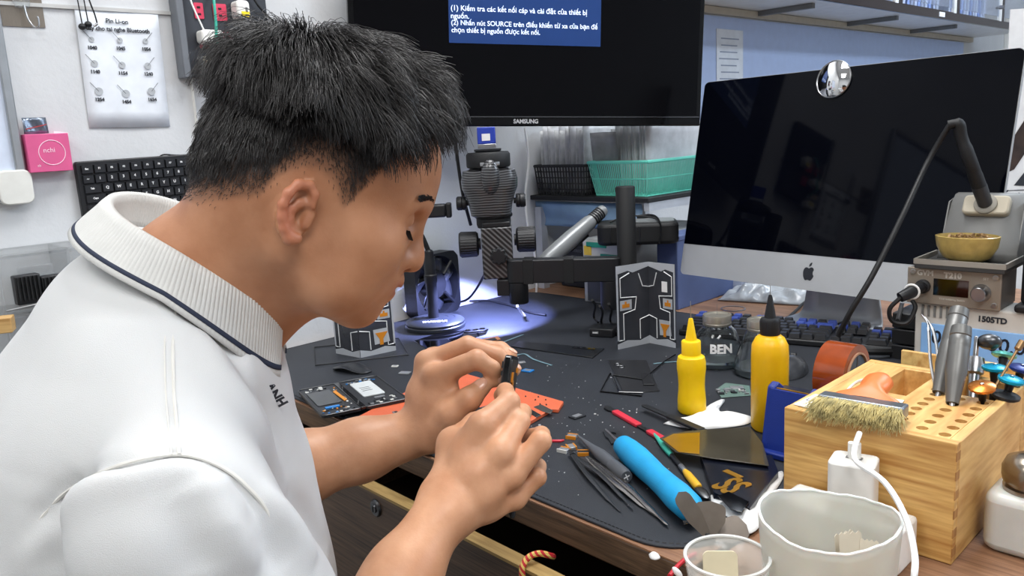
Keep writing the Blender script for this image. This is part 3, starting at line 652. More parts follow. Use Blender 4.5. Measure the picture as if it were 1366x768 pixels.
jar(957, 486, [(.034, 0), (.038, .003), (.0385, .012), (.0385, .04), (.037, .05), (.031, .062), (.025, .068), (.023, .071), (.023, .082)], .072, .0245, 'cylindrical glass jar with metal cap marked BEN', 'BEN', .037, .18)
jar(1016, 497, [(.042, 0), (.0465, .003), (.047, .01), (.044, .02), (.034, .05), (.027, .066), (.024, .072), (.0225, .075), (.0225, .084)], .074, .024, 'conical glass jar with metal cap behind the black capped bottle', 'XĂNG', .032, .55)
jl = thing('jar_lid_ring', 'thin metal lid ring lying behind the cylindrical jar', 'lid', T(*P(978, 412, .02)))
MB().lathe([(.024, 0), (.0265, 0), (.0265, .0015), (.024, .0015), (.024, 0)], 36, None, False, False).build('ring', mmetal, jl)

# ---- yellow squeeze bottles
myel = mat('bottle_yellow', (250, 205, 10), .4, sss=.15, var=.03)
b1 = thing('squeeze_bottle', 'yellow squeeze bottle with yellow nozzle and waist', 'bottle', T(*P(923, 549, ZM)))
MB().lathe([(.0001, 0), (.018, .0005), (.0205, .004), (.0205, .018), (.0192, .034), (.0188, .042), (.0196, .056), (.0208, .066), (.0208, .076), (.0190, .084), (.014, .0875), (.0001, .0875)], 40).build('body', myel, b1)
MB().lathe([(.0001, .087), (.0138, .087), (.0138, .1065), (.0128, .108), (.0085, .109), (.0075, .114), (.0035, .138), (.0028, .1405), (.0001, .141)], 36).build('nozzle_cap', myel, b1)
MB().cyl((0, 0, .139), (0, 0, .166), .0007, .0005, 6).build('needle', mmetal, b1)
b2 = thing('squeeze_bottle', 'yellow bottle with black screw cap and pointed nozzle', 'bottle', T(1.005, .352, ZM))
MB().lathe([(.0001, 0), (.022, .0005), (.0245, .004), (.0245, .104), (.0238, .118), (.019, .128), (.0125, .133), (.0001, .133)], 40).build('body', mat('bottle_amber', (240, 185, 10), .38, sss=.15, var=.03), b2)
c2 = MB().lathe([(.0001, .132), (.0125, .132), (.0132, .134), (.0132, .152), (.0118, .155), (.0075, .156), (.0064, .164), (.0032, .182), (.002, .1865), (.0001, .187)], 36).build('cap', mblack, b2)
rb = MB()
for i in range(26):
    a_ = 2*pi*i/26; rb.tube([(.0127*cos(a_), .0127*sin(a_), .136), (.0131*cos(a_), .0131*sin(a_), .151)], .0006, 4)
rb.build('grip_ribs', mblack, c2)
MB().cyl((0, 0, .186), (0, 0, .20), .0007, .0005, 6).build('needle', mmetal, b2)

# ---- computer mouse
ms = thing('computer_mouse', 'dark glossy mouse half hidden behind the tape roll', 'mouse', T(*P(1054, 496, ZM)) @ RZ(105))
msh = MB().sphere((0, 0, 0), (.05, .028, .026), 14); msh.v = [(x, y, max(z, 0)+.0006) for x, y, z in msh.v]; msh.build('shell', mat('mouse_grey', (58, 60, 64), .25), ms)
MB().cyl((.026, -.004, .0215), (.026, .004, .0215), .005, n=14).build('scroll_wheel', mblack, ms)
# ================================================================ soldering corner (right)
mcream = mat('instrument_white', (206, 203, 196), .5)
ps = thing('bench_power_supply', 'cream bench power supply with blue number display', 'power supply', T(1.06, .72, .0005))
MB().box((.095, .035, .059), (.19, .07, .118)).build('case', mcream, ps, bevel=.003)
MB().box((.1, -.001, .061), (.178, .003, .05)).build('display', mat('lcd_blue', (120, 160, 205), .3, emit=.35), ps, bevel=.001)
mdig = mat('lcd_digit', (20, 28, 45), .5)
text('0.00', .03, mdig, ps, frontM(.052, -.003, .064), bold=.0004, shear=.08); text('00.0', .03, mdig, ps, frontM(.132, -.003, .064), bold=.0004, shear=.08)
text('R', .012, mink, ps, frontM(.062, -.0008, .103), bold=.0005); text('1505TD', .012, mink, ps, frontM(.111, -.0008, .102), bold=.0005)
text('CC   CV', .006, mdig, ps, frontM(.132, -.003, .043))
for k in range(5): MB().box((.012+.009*k, -.0012, .106), (.003, .002, .018)).build('vent_slot', mgreyp, ps)
t2 = thing('soldering_station', 'bronze grey soldering station with small dark display and knob', 'soldering station', T(1.05, .715, .1190))
mbro = mat('anodised_bronze', (150, 140, 128), .4, .35)
MB().box((.066, .039, .0285), (.132, .078, .057)).build('case', mat('station_case', (100, 96, 92), .5), t2, bevel=.002)
MB().box((.066, -.002, .0285), (.134, .004, .058)).build('front_plate', mbro, t2, bevel=.002)
MB().box((.064, -.0045, .029), (.05, .001, .026)).build('display', mgloss, t2)
mpl = mat('print_pale', (200, 195, 186), .5)
text('GVM', .0115, mpl, t2, frontM(.026, -.0042, .049), bold=.0004); text('T210', .012, mpl, t2, frontM(.066, -.0042, .048), bold=.0006)
text('T210 Soldering Station', .004, mpl, t2, frontM(.066, -.0042, .0105)); text('SET', .005, mpl, t2, frontM(.112, -.0042, .047))
MB().lathe([(.013, 0), (.0135, .002), (.0115, .005), (.011, .016), (.0095, .018), (.0001, .018)], 32).build('knob', mmetal, t2, frontM(.107, -.004, .026))
for x, z in ((.008, .05), (.125, .05), (.125, .008)): MB().lathe([(.0042, 0), (.0042, .0015), (.0025, .002), (.0001, .0012)], 16).build('screw', mmetal, t2, frontM(x, -.004, z))
MB().lathe([(.011, 0), (.011, .006), (.0085, .007), (.0085, .012)], 24).build('socket', mblack, t2, frontM(.024, -.004, .028))
pg = thing('station_plug', 'black round cable plug in the soldering station socket', 'plug', T(1.074, .70, .147))
q0 = Vector((0, 0, 0)); pts = [Vector((0, 0, 0)), Vector((-.006, -.02, -.004)), Vector((-.018, -.035, -.012))]
MB().tube(pts, [.0085, .0095, .008], 14).build('plug_body', mblack, pg)
MB().tube(smooth_path([(-.016, -.033, -.011), (-.03, -.042, -.03), (-.026, -.04, -.05), (-.008, -.03, -.052), (.0, -.02, -.03), (-.006, -.018, -.018)]), .0035, 8).build('cable_loop', mcable_b, pg)
MB().tube([(.011*cos(a_)-.006, -.02, .011*sin(a_)-.004) for a_ in np.linspace(0, 2*pi, 20)[:-1]], .0018, 6, closed=True).build('cable_tie', mcable_w, pg)
# holder with tray
hl = thing('iron_holder', 'grey sheet metal soldering iron holder on the station', 'holder', T(1.06, .70, .1770))
MB().box((.066, .05, .004), (.126, .1, .008)).build('tray', mat('holder_dark', (66, 66, 66), .5, .3), hl, bevel=.001)
for c_, d_ in (((.066, .001, .011), (.128, .003, .008)), ((.066, .099, .011), (.128, .003, .008)), ((.003, .05, .011), (.003, .1, .008)), ((.129, .05, .011), (.003, .1, .008))): MB().box(c_, d_).build('tray_rim', mat('tray_silver', (168, 164, 156), .45, .5), hl)
mgs = mat('holder_grey', (122, 122, 120), .5, .2)
hs = MB().grid(lambda u, v: (.022+.1*u+.006*(1-v)*(1 if u > .5 else -1), (.062, .066, .074, .082, .094, .104, .118, .13)[int(v*7)], (.008, .02, .036, .052, .074, .092, .104, .106)[int(v*7)]), 2, 8).build('bent_plate', mgs, hl, solid=.0025)
for s, x in ((-1, .018), (1, .126)): MB().add([(x, .062, .008), (x, .13, .008), (x, .13, .1), (x, .1, .095)], [(0, 1, 2, 3)]).build('side_plate', mgs, hl, solid=.002)
cm = Matrix.Translation((.074, .098, .088)) @ RX(60)
co = MB().prism(rrect(.066, .032, .007, 5), -.004, .010).build('ceramic_block', mat('block_beige', (176, 168, 150), .6), hl, cm, bevel=.003)
MB().lathe([(.0095, .009), (.0165, .009), (.0165, .0125), (.0135, .0145), (.0095, .0145)], 32).build('collar', mat('collar_grey', (140, 136, 126), .5), co)
# iron
Hm = hl.matrix_world @ cm; hp = Hm @ Vector((0, 0, .013)); hdir = (Hm.to_3x3() @ Vector((0, 0, 1))).normalized()
ir = thing('soldering_iron', 'black soldering iron with looping cable plugged into its holder', 'soldering iron', T(*hp))
top = D(1277, 168, PR(hp)[2]-.03)-hp; mid = D(1296, 220, PR(hp)[2]-.02)-hp
MB().tube([(-hdir*.012), (0, 0, 0), mid*.45], [.006, .0105, .0112], 16).build('handle', mat('iron_grey', (48, 48, 50), .5), ir)
b_ = [mid*.42, mid*.8, mid*1.15, top*.86, top*.97+Vector((0, 0, .006)), top+Vector((-.012, -.004, .002))]
MB().tube(smooth_path(b_), [.0108]*6+[.0102]*10+[.0092]*10+[.007]*5, 14).build('strain_relief', mblack_matte, ir)
pts = [top+Vector((-.010, -.003, .002))]+[D(x, y, z)-hp for x, y, z in ((1238, 215, 1.27), (1205, 285, 1.25), (1165, 365, 1.24), (1135, 415, 1.25), (1118, 448, 1.27))]
MB().tube(smooth_path(pts, 8), .0042, 10).build('cable', mcable_b, ir)
bw = thing('ceramic_bowl', 'small mustard ceramic bowl of solder scraps on holder tray', 'bowl', T(1.126, .737, .1857))
MB().lathe([(.0001, 0), (.02, 0), (.034, .006), (.043, .018), (.0455, .03), (.0435, .0305), (.04, .019), (.03, .009), (.0001, .006)], 40).build('bowl', mat('mustard_glaze', (176, 152, 88), .3, var=.2, vs=60, coat=.3), bw, Matrix.Diagonal((1, .72, 1.35, 1)))
sp = MB()
random.seed(5)
for i in range(40):
    a_ = random.uniform(0, 6.28); r_ = .034*sqrt(random.random()); sp.box((0, 0, 0), (random.uniform(.004, .014), .003, .003), T(r_*cos(a_), r_*.8*sin(a_), .034+.006*random.random()) @ RZ(random.uniform(0, 360)) @ RY(random.uniform(-40, 40)))
so_ = sp.build('solder_scraps', mat('scrap', (150, 120, 80), .5, .3, var=.5, vs=200), bw); so_['kind'] = 'stuff'
bs = thing('black_speaker', 'black box with rounded foot rail at the right edge on power supply', 'box', T(1.2, .712, .1190))
MB().box((.05, .065, .062), (.088, .12, .1)).build('body', mblack, bs, bevel=.006)
MB().box((.05, .065, .006), (.1, .13, .012)).build('foot_rail', mblack_matte, bs, bevel=.004)
# wires down beside the supply
cable('station_cable', [Vector((1.05, .675, .095)), P(1206, 395, .07), P(1196, 430, .03), P(1190, 475, .006)], .0035, mcable_b, 'black cable hanging from the soldering plug to the desk')
cable('thick_black_hose', [P(1135, 466, .012), P(1160, 468, .016), P(1190, 468, .014), P(1215, 466, .012)], .0075, mblack_matte, 'thick black hose lying behind the tape roll')
st_ = thing('component_trays', 'stack of black component trays left of the power supply', 'tray', T(1.005, .775, .0008))
for k in range(3): MB().box((.022, .04, .014+.028*k), (.046, .08, .026)).build('tray', mblack, st_, bevel=.002)
# banner behind the computer
bp_ = D(1392, 215, 2.25); bn = thing('shop_banner', 'white standing banner with dark hair picture and black lettering', 'banner', Matrix.Translation((bp_.x, bp_.y, -.75)) @ RZ(40))
MB().box((.0, 0, .74), (.22, .004, 1.36)).build('panel', mat('banner_white', (226, 226, 226), .6), bn)
MB().box((.0, .0, .03), (.3, .16, .05)).build('base', mdmetal, bn, bevel=.005); MB().cyl((0, .02, .05), (0, .02, 1.42), .008).build('pole', mdmetal, bn)
def bpx(px, py, off=-.003):
    Mb = bn.matrix_world; n_ = Mb.to_3x3() @ Vector((0, 1, 0)); d = ray(px, py); t = (Mb.translation-CPOS).dot(n_)/d.dot(n_); q = Mb.inverted() @ (CPOS+d*t); return (q.x, q.z)
hair_poly = [bpx(x, y) for x, y in ((1366, 160), (1352, 182), (1340, 215), (1338, 232), (1352, 226), (1366, 205), (1400, 190), (1420, 150))]
Mfl = Matrix(((1, 0, 0, 0), (0, 0, -1, 0), (0, 1, 0, 0), (0, 0, 0, 1)))
MB().prism(hair_poly, .0022, .0032).build('picture_patch', mat('print_brown', (52, 38, 32), .6, var=.4), bn, Mfl)
MB().prism([bpx(x, y) for x, y in ((1352, 247), (1372, 222), (1384, 222), (1372, 240), (1400, 240), (1395, 249))], .0022, .003).build('emblem', mink, bn, Mfl)
tx = bpx(1368, 263); text('VĂN LÀNH', .034, mink, bn, Mfl @ T(tx[0], tx[1], .0024), bold=.0008)
tx = bpx(1368, 253); MB().box((tx[0], tx[1], .0026), (.1, .002, .0005)).build('underline', mink, bn, Mfl)

# ================================================================ pine tool box
BX0, BX1, BY0, BY1, BH = 1.135, 1.303, .14, .362, .12
pine = wood('pine', (176, 124, 62), (226, 184, 112), (4, 30, 60), .45, 4)
pine2 = wood('pine_top', (190, 138, 74), (232, 192, 124), (40, 5, 30), .45, 4)
pine_end = wood('pine_end', (140, 92, 46), (186, 136, 76), (60, 60, 12), .6, 4)
tb = thing('tool_box', 'honey pine tool box with drilled holes and open pocket', 'box', T(BX0, BY0, .0005))
bw_, bd_ = BX1-BX0, BY1-BY0; t_ = .010
MB().box((bw_/2, t_/2, BH/2), (bw_, t_, BH)).build('front_board', pine, tb, bevel=.001)
MB().box((bw_/2, bd_-t_/2, BH/2), (bw_, t_, BH)).build('back_board', pine, tb, bevel=.001)
MB().box((t_/2, bd_/2, BH/2), (t_, bd_-2*t_-.0004, BH-.001)).build('side_board', pine2, tb, bevel=.001); MB().box((bw_-t_/2, bd_/2, BH/2), (t_, bd_-2*t_-.0004, BH-.001)).build('side_board', pine2, tb, bevel=.001)
for k in range(6): MB().box((bw_-.0004, t_*.5, .012+.019*k), (.0012, t_*.98, .0085)).build('finger_joint', pine_end, tb)
# drilled insert
ins = MB().box((bw_/2, bd_/2, BH-.036), (bw_-2*t_-.0006, bd_-2*t_-.0006, .07)).build('insert', pine2)
cut = MB().box(((1.181+1.218)/2-BX0, .2975-BY0, BH), (.037, .095, .1)).box((1.262-BX0, .318-BY0, BH), (.064, .064, .12))
for x, ys in ((1.24, np.linspace(.18, .272, 6)), (1.264, np.linspace(.165, .272, 6)), (1.286, np.linspace(.160, .272, 6))):
    for y in ys: cut.lathe([(.0056, BH-.05), (.0056, BH+.02)], 14, T(x-BX0, y-BY0, 0))
co_ = cut.build('cutter', pine2); bm_ = ins.modifiers.new('b', 'BOOLEAN'); bm_.object = co_; bm_.operation = 'DIFFERENCE'; bm_.solver = 'EXACT'
bpy.context.view_layer.update(); me_ = bpy.data.meshes.new_from_object(ins.evaluated_get(bpy.context.evaluated_depsgraph_get()))
bpy.data.objects.remove(co_); bpy.data.objects.remove(ins)
me_.polygons.foreach_set('use_smooth', [False]*len(me_.polygons)); io = part('drilled_insert', me_, tb); me_.set_sharp_from_angle(angle=radians(30))
MB().box((.020, .035, BH+.0004), (.034, .045, .0006)).build('paper_tag', mat('tag_paper', (232, 226, 205), .8), tb, RZ(-4)); MB().box((.085, .068, BH+.0004), (.03, .02, .0006)).build('paper_tag', MATS['tag_paper'], tb, RZ(8))
text('LS32', .011, mat('pencil_blue', (120, 130, 160), .7), tb, T(.018, .035, BH+.0008), align='CENTER')
# tools in the box: frame with z along the tool
def stick(name, label, cat, foot, top_, grp=None):
    foot = Vector(foot); d = Vector(top_)-foot; z = d.normalized(); x = Vector((1, 0, 0)); x = (x-z*x.dot(z)).normalized(); y = z.cross(x)
    Mx = Matrix((x, y, z)).transposed().to_4x4(); Mx.translation = foot; return thing(name, label, cat, Mx, grp), d.length
mtit = mat('titanium', (112, 112, 110), .42, .55)
def gdriver(foot, top_, label):
    g, L = stick('screwdriver', label, 'screwdriver', foot, top_); 
    MB().lathe([(.0001, 0), (.0062, 0), (.0095, .028), (.0105, .034), (.0106, .06), (.0103, .0615), (.0106, .063), (.0106, L-.014), (.0098, L-.013), (.0106, L-.012), (.0098, L-.002), (.006, L), (.0001, L)], 28).build('handle', mtit, g)
    MB().cyl((0, 0, -.014), (0, 0, .001), .002, .003, 10).build('shaft', mmetal, g); return g
gdriver((1.264, .249, BH+.001), D(1283, 434, .87), 'front grey metal screwdriver standing in the pine box holes')
gdriver((1.242, .275, BH+.001), D(1281, 411, .915), 'rear leaning grey metal screwdriver in the pine box')
tw, L = stick('curved_tweezers', 'bent tip steel tweezers standing in the pine box', 'tweezers', (1.232, .30, BH+.002), D(1240, 417, .95))
for s in (-1, 1): MB().tube(smooth_path([(s*.002, 0, 0), (s*.004, 0, L*.3), (s*.003, 0, L*.65), (s*.001-.002, 0, L*.85), (-.009, 0, L)]), [.0035]*16+[.0022]*6+[.001]*3, 6, flat=.5).build('arm', mmetal, tw)
mcy = mat('disc_cyan', (20, 165, 205), .25, .6, var=.12); mtl = mat('disc_teal', (110, 200, 190), .3, .5); mor = mat('disc_copper', (205, 125, 50), .25, .7); mdb = mat('disc_navy', (40, 55, 120), .3, .4)
def pdriver(px, py, zt, m, label, r=.0128):
    tp = P(px, py, zt); ft = Vector((max(1.238, min(1.288, tp.x)), max(.293, min(.345, tp.y)), .064))
    g, L = stick('precision_screwdriver', label, 'screwdriver', ft, tp, 'disc topped precision screwdrivers in pine box')
    MB().lathe([(.0001, 0), (.0022, .004), (.003, .02), (.0034, .022), (.0034, L-.018), (.0042, L-.012), (.005, L-.005)], 18).build('shaft', mblack, g)
    MB().lathe([(.005, L-.006), (r*.8, L-.006), (r, L-.004), (r, L-.0015), (r*.7, L), (.0022, L+.0006), (.002, L+.0016), (.0001, L+.0016)], 28).build('disc', m, g)
    MB().lathe([(.0001, L+.0014), (.0019, L+.0018), (.0001, L+.0024)], 12).build('pivot', mmetal, g)
pdriver(1327, 487, .142, mcy, 'bright cyan disc screwdriver in middle of the pine box'); pdriver(1350, 503, .141, mcy, 'cyan disc screwdriver nearest the pump bottle')
pdriver(1310, 513, .138, mor, 'copper disc screwdriver in the pine box'); pdriver(1340, 470, .146, mtl, 'pale teal disc screwdriver at the back of pine box')
pdriver(1364, 488, .144, mdb, 'navy disc screwdriver at the right picture edge')
pdriver(1342, 524, .125, mblack, 'black domed screwdriver in front of the cyan discs', .014)
rd, L = stick('metal_rod', 'thin brass rod leaning between the coloured discs', 'rod', P(1322, 525, .125), D(1364, 455, .86))
MB().lathe([(.0014, 0), (.0014, L-.012), (.0036, L-.01), (.0036, L), (.0001, L)], 12).build('rod', mat('old_brass', (150, 120, 85), .4, .8), rd)
ck, L = stick('chrome_clamp', 'chrome clamp with flat lever behind the front screwdriver', 'clamp', (1.262, .318, .066), D(1301, 478, .93))
MB().lathe([(.006, 0), (.006, L-.02), (.0095, L-.018), (.0105, L-.008), (.0095, L), (.0001, L)], 24).build('barrel', mmetal, ck); MB().box((0, 0, L+.012), (.004, .009, .028)).build('lever', mmetal, ck, bevel=.001)
MB().sphere((.012, .004, L+.022), (.013, .010, .009), 10).build('ball', mdmetal, ck)
# paint brush on the box
ba, bb_ = P(1096, 535, BH+.0115), P(1198, 552, BH+.0115); bc = (ba+bb_)/2; br = thing('paint_brush', 'wide paint brush with orange handle lying on the pine box', 'brush', frame(bc, bb_-ba, z=(0, .06, 1)))
# local x across the brush, y towards the handle, z up
MB().prism(rrect(.083, .021, .002, 3, 0, .010), -.0065, .0065).build('ferrule', mat('ferrule_tin', (128, 134, 140), .35, .8), br, bevel=.002)
def bhandle(u, v):
    yy = [.018, .026, .032, .040, .052, .064, .072, .076]; ww = [.036, .032, .019, .013, .0150, .0150, .010, .002]; hh_ = [.006, .0075, .009, .010, .0105, .010, .007, .002]
    i = v*7; k = min(int(i), 6); t = i-k; a_ = 2*pi*u
    return ((ww[k]*(1-t)+ww[k+1]*t)*cos(a_), yy[k]*(1-t)+yy[k+1]*t, (hh_[k]*(1-t)+hh_[k+1]*t)*sin(a_)+.001+.016*v)
MB().grid(bhandle, 28, 22, True).build('handle', mat('handle_orange', (218, 118, 58), .4), br)
bm = MB(); random.seed(11)
for i in range(1500):
    x = random.uniform(-.0405, .0405); z = random.uniform(-.006, .006); L_ = random.uniform(.017, .027); dx = random.gauss(x*.08, .004); dz = random.gauss(-.004, .003)
    p0_ = Vector((x, .002, z)); p1_ = p0_+Vector((dx*.4, -L_*.55, dz*.3)); p2_ = p0_+Vector((dx, -L_, dz-.004)); bm.tube([p0_, p1_, p2_], [.0005, .00045, .0002], 3)
bo = bm.build('bristles', mat('bristle', (200, 186, 132), .7, var=.4, vs=120), br); bo['kind'] = 'stuff'
MB().tube(smooth_path([(-.012, .074, .012), (-.028, .08, .004), (-.037, .068, -.01), (-.036, .05, -.02), (-.03, .044, -.022)]), .0016, 6).build('hanging_loop', mcable_w, br)

# ================================================================ tape dispenser with amber tape
mblue = mat('dispenser_blue', (22, 46, 128), .45, bump=.15, bs=700)
dp = thing('tape_dispenser', 'royal blue desktop tape dispenser beside the pine box', 'dispenser', T(1.069, .268, ZM))
prof_ = [(0, 0), (.235, 0), (.24, .03), (.225, .066), (.21, .07), (.2, .05), (.165, .025), (.13, .022), (.09, .03), (.06, .052), (.045, .078), (.03, .088), (.018, .084)]
MD = Matrix(((0, 0, 1, 0), (1, 0, 0, 0), (0, 1, 0, 0), (0, 0, 0, 1)))
MB().prism(prof_, -.032, -.022).build('side_plate', mblue, dp, MD, bevel=.002); MB().prism(prof_, .022, .032).build('side_plate', mblue, dp, MD, bevel=.002)
MB().add([(-.026, 0.004, .002), (.026, 0.004, .002), (.026, .018, .082), (-.026, .018, .082)], [(0, 1, 2, 3)]).build('front_panel', mblue, dp, solid=.006)
MB().box((0, .035, .076), (.05, .03, .004)).build('top_bridge', mat('bridge_dark', (35, 38, 50), .3), dp); MB().box((0, .024, .079), (.05, .003, .006)).build('cutter_blade', mgold, dp)
MB().box((0, -.004, .004), (.068, .012, .008)).build('base_lip', mblue, dp, bevel=.002); MB().box((0, .118, .004), (.05, .235, .006)).build('base', mblue, dp)
tr = thing('amber_tape_roll', 'roll of amber heat tape on the blue dispenser', 'tape roll', Matrix.Translation((1.069, .43, .072)) @ RY(90))
mam = mat('tape_amber', (150, 66, 26), .12, coat=.5, var=.25, vs=25)
MB().lathe([(.0335, -.0205), (.0440, -.0205), (.0440, .0205), (.0335, .0205), (.0335, -.0205)], 56, None, False, False).build('tape', mam, tr)
MB().lathe([(.031, -.023), (.0335, -.023), (.0335, .023), (.031, .023), (.031, -.023)], 48, None, False, False).build('core', mat('core_tan', (186, 140, 110), .7), tr)
MB().lathe([(.0001, -.02), (.0305, -.02), (.0305, .02), (.029, .021), (.012, .021), (.011, .018), (.0001, .018)], 40).build('spool', mat('spool_grey', (70, 76, 84), .4), tr)
for k in range(4): MB().box((.02*cos(k*pi/2), .02*sin(k*pi/2), .0205), (.016, .003, .002), RZ(k*90) if 0 else None).build('spoke', mdmetal, tr)
wc = thing('white_cap_bottle', 'small white cylinder cap beside the blue dispenser', 'cap', T(*P(1177, 512, .0008))); MB().lathe([(.0001, 0), (.010, 0), (.0105, .004), (.0105, .032), (.0098, .034), (.0085, .032), (.0001, .032)], 28).build('body', mwhite, wc)
for i, (px, py, m, lb) in enumerate(((1214, 492, mdb, 'dark blue marker lying behind the pine box'), (1197, 500, mtl, 'teal marker lying behind the pine box'), (1240, 490, mat('marker_yellow', (190, 170, 60), .4), 'yellow and black marker lying behind pine box'))):
    p_ = AX(px, py, 1, .418); mk = thing('marker_pen', lb, 'marker', Matrix.Translation((p_.x, .418, .0785)) @ RZ(12-10*i) @ RX(86), 'markers behind the pine box')
    MB().lathe([(.0001, -.045), (.006, -.045), (.0085, -.03), (.0085, .02), (.0078, .022), (.0078, .04), (.006, .042), (.0001, .042)], 20).build('barrel', m, mk)
MBk = thing('marker_tray', 'pine tray holding markers behind the tool box', 'tray', T(1.14, .375, .0005)); MB().box((.075, .045, .034), (.16, .085, .068)).build('block', pine, MBk, bevel=.001); MB().box((.075, .088, .055), (.16, .006, .108)).build('back_board', pine2, MBk, bevel=.001)

# ================================================================ cups, charger, bottle
cpos = P(1105, 690, .08); mfro = mat('frosted_plastic', (226, 226, 218), .4, trans=.45, alpha=.82, sss=.2, var=.03, ior=1.25)
cu = thing('frosted_cup', 'large cut-open frosted white plastic cup on the counter', 'cup', T(cpos.x, cpos.y, .0006))
CRd = .0575
def rimz(a_): return .080+.004*sin(2*a_+1)+.0005*sin(9*a_)+.0003*sin(23*a_)
def cupw(u, v):
    a_ = 2*pi*u; r_ = CRd*(.90+.10*v); return (r_*cos(a_), r_*sin(a_), .002+v*(rimz(a_)-.002))
MB().grid(cupw, 96, 10, True).build('wall', mfro, cu, solid=.002)
MB().lathe([(.0001, .001), (CRd*.9, .001), (CRd*.9, .003), (.0001, .003)], 48).build('bottom', mfro, cu)
MB().tube([(CRd*1.0*cos(a_), CRd*1.0*sin(a_), rimz(a_)) for a_ in np.linspace(0, 2*pi, 97)[:-1]], .0014, 6, closed=True).build('rim', mat('rim_white', (232, 232, 226), .4, sss=.2), cu)
for i, (dx, dy_, h, w_, rz) in enumerate(((.018, .012, .058, .02, 50), (.028, .018, .052, .015, 20), (.008, .026, .05, .022, 70))):
    pp = []
    for k in range(9): pp.append((-w_/2+w_*k/8, h+(.002 if k % 2 else 0)))
    tag(MB().prism(pp+[(w_/2, .0), (-w_/2, .0)], -.0003, .0003).build('paper_strip', mat('strip_beige', (214, 204, 186), .8), None, T(cpos.x+dx, cpos.y+dy_, .0045) @ RZ(rz) @ RX(90-8)), ('widest zigzag edged beige paper strip inside frosted cup', 'narrow beige paper strip against the wall of frosted cup', 'beige paper strip lying furthest back in frosted cup')[i], 'paper', 'paper strips in the frosted cup')
pw = thing('power_strip', 'low white power strip between frosted cup and pine box', 'power strip', T(1.215, .110, .0006)); MB().box((0, 0, .022), (.12, .046, .044)).build('housing', mwhite, pw, bevel=.004)
ch = thing('usb_charger', 'white cube usb charger with plugged cable behind frosted cup', 'charger', T(1.222, .110, .0452) @ RZ(12))
MB().prism(rrect(.042, .036, .007, 5), 0, .05).build('body', mwhite, ch, bevel=.002)
MB().box((0, .002, .0502), (.015, .006, .0008)).build('port', mgreyp, ch)
MB().prism(rrect(.012, .0065, .0028, 4), .049, .066).build('plug', mwhite, ch, T(0, .002, 0), bevel=.001)
chp = ch.matrix_world.translation+Vector((0, .002, .064))
cable('charging_cable', [chp, chp+Vector((.004, 0, .012)), D(1140, 612, .755), D(1180, 643, .70), D(1208, 690, .665), D(1220, 740, .635), D(1219, 775, .62), P(1216, 830, .003)], .0026, mcable_w, 'white charging cable looping down in front of pine box')
sc_p = P(970, 742, .052); mth = mat('cup_clear', (228, 230, 226), .12, alpha=.32, var=.03)
s2 = thing('swab_cup', 'small clear plastic cup holding cotton swabs by the counter edge', 'cup', T(sc_p.x, sc_p.y, .0006)); r2 = .0355
MB().lathe([(r2*.82, .001), (r2, .052)], 56, None, False, False).build('wall', mth, s2, solid=.0012)
MB().lathe([(.0001, .0005), (r2*.82, .0005), (r2*.82, .0018), (.0001, .0018)], 40).build('bottom', mth, s2)
MB().tube([(r2*cos(a_), r2*sin(a_), .052) for a_ in np.linspace(0, 2*pi, 65)[:-1]], .0017, 6, closed=True).build('rim', mat('rim_clear', (225, 226, 222), .2, alpha=.85), s2)
wpc = tag(MB().prism(rrect(.03, .045, .005, 4, 0, .0225), -.001, .001).build('wood_paddle', mat('paddle', (216, 206, 176), .7), None, T(sc_p.x-.008, sc_p.y+.004, .0035) @ RZ(40) @ RX(78)), 'flat cream paddle standing in the small clear cup', 'paddle')
for i, (dx, dy_, ax_, ay_, lb) in enumerate(((.010, -.004, 24, 30, 'white cotton swab leaning to the right in small cup'), (-.012, -.012, 30, -24, 'white cotton swab leaning toward the left rim of cup'), (.0, -.017, 38, -8, 'cotton swab lowest at the front of the small cup'))):
    sw = thing('cotton_swab', lb, 'swab', T(sc_p.x+dx, sc_p.y+dy_, .006) @ RX(ax_) @ RY(ay_), 'cotton swabs in the small cup')
    MB().cyl((0, 0, 0), (0, 0, .04), .0011, n=8).build('stick', mat('swab_stick', (215, 170, 90), .6), sw); MB().sphere((0, 0, .043), (.0028, .0028, .0065), 8).build('tip', mwprint, sw); MB().sphere((0, 0, .002), (.0026, .0026, .006), 8).build('tip', mwprint, sw)
pu = thing('pump_bottle', 'squat white solvent pump bottle with metal dome at right edge', 'bottle', T(1.345, .222, .0006))
MB().prism(rrect(.066, .066, .014, 6), 0, .058).build('body', mat('bottle_milky', (214, 216, 212), .35, sss=.3, trans=.15), pu, bevel=.008, segs=3)
MB().lathe([(.024, .056), (.024, .062), (.021, .063), (.021, .066), (.0245, .067), (.0255, .072), (.0255, .08), (.022, .088), (.012, .093), (.0001, .094)], 40).build('dome', mat('dome_metal', (150, 140, 128), .25, .95, var=.1), pu)
# ================================================================ things on the far wall, left
def wl(px, py): p = WL(px, py); return p.y, p.z
# whiteboard
yr, zb = wl(24, 190)[0], wl(20, 266)[1]; wb = thing('whiteboard', 'whiteboard with aluminium frame and white corner at left edge', 'whiteboard', wallM(yr, zb, .001))
MB().box((-.3, .3, .006), (.6, .6, .008)).build('panel', mat('board_white', (205, 215, 232), .2), wb)
malf = mat('board_frame', (166, 170, 174), .35, .6)
for c_, d_ in (((-.006, .3, .008), (.014, .6, .016)), ((-.3, .006, .008), (.6, .014, .016)), ((-.3, .594, .008), (.6, .014, .016)), ((-.594, .3, .008), (.014, .6, .016))): MB().box(c_, d_).build('frame_bar', malf, wb, bevel=.002)
MB().prism(rrect(.05, .055, .012, 5, -.018, .02), 0, .02).build('corner_cap', mat('cap_white', (222, 222, 216), .5), wb, bevel=.002)
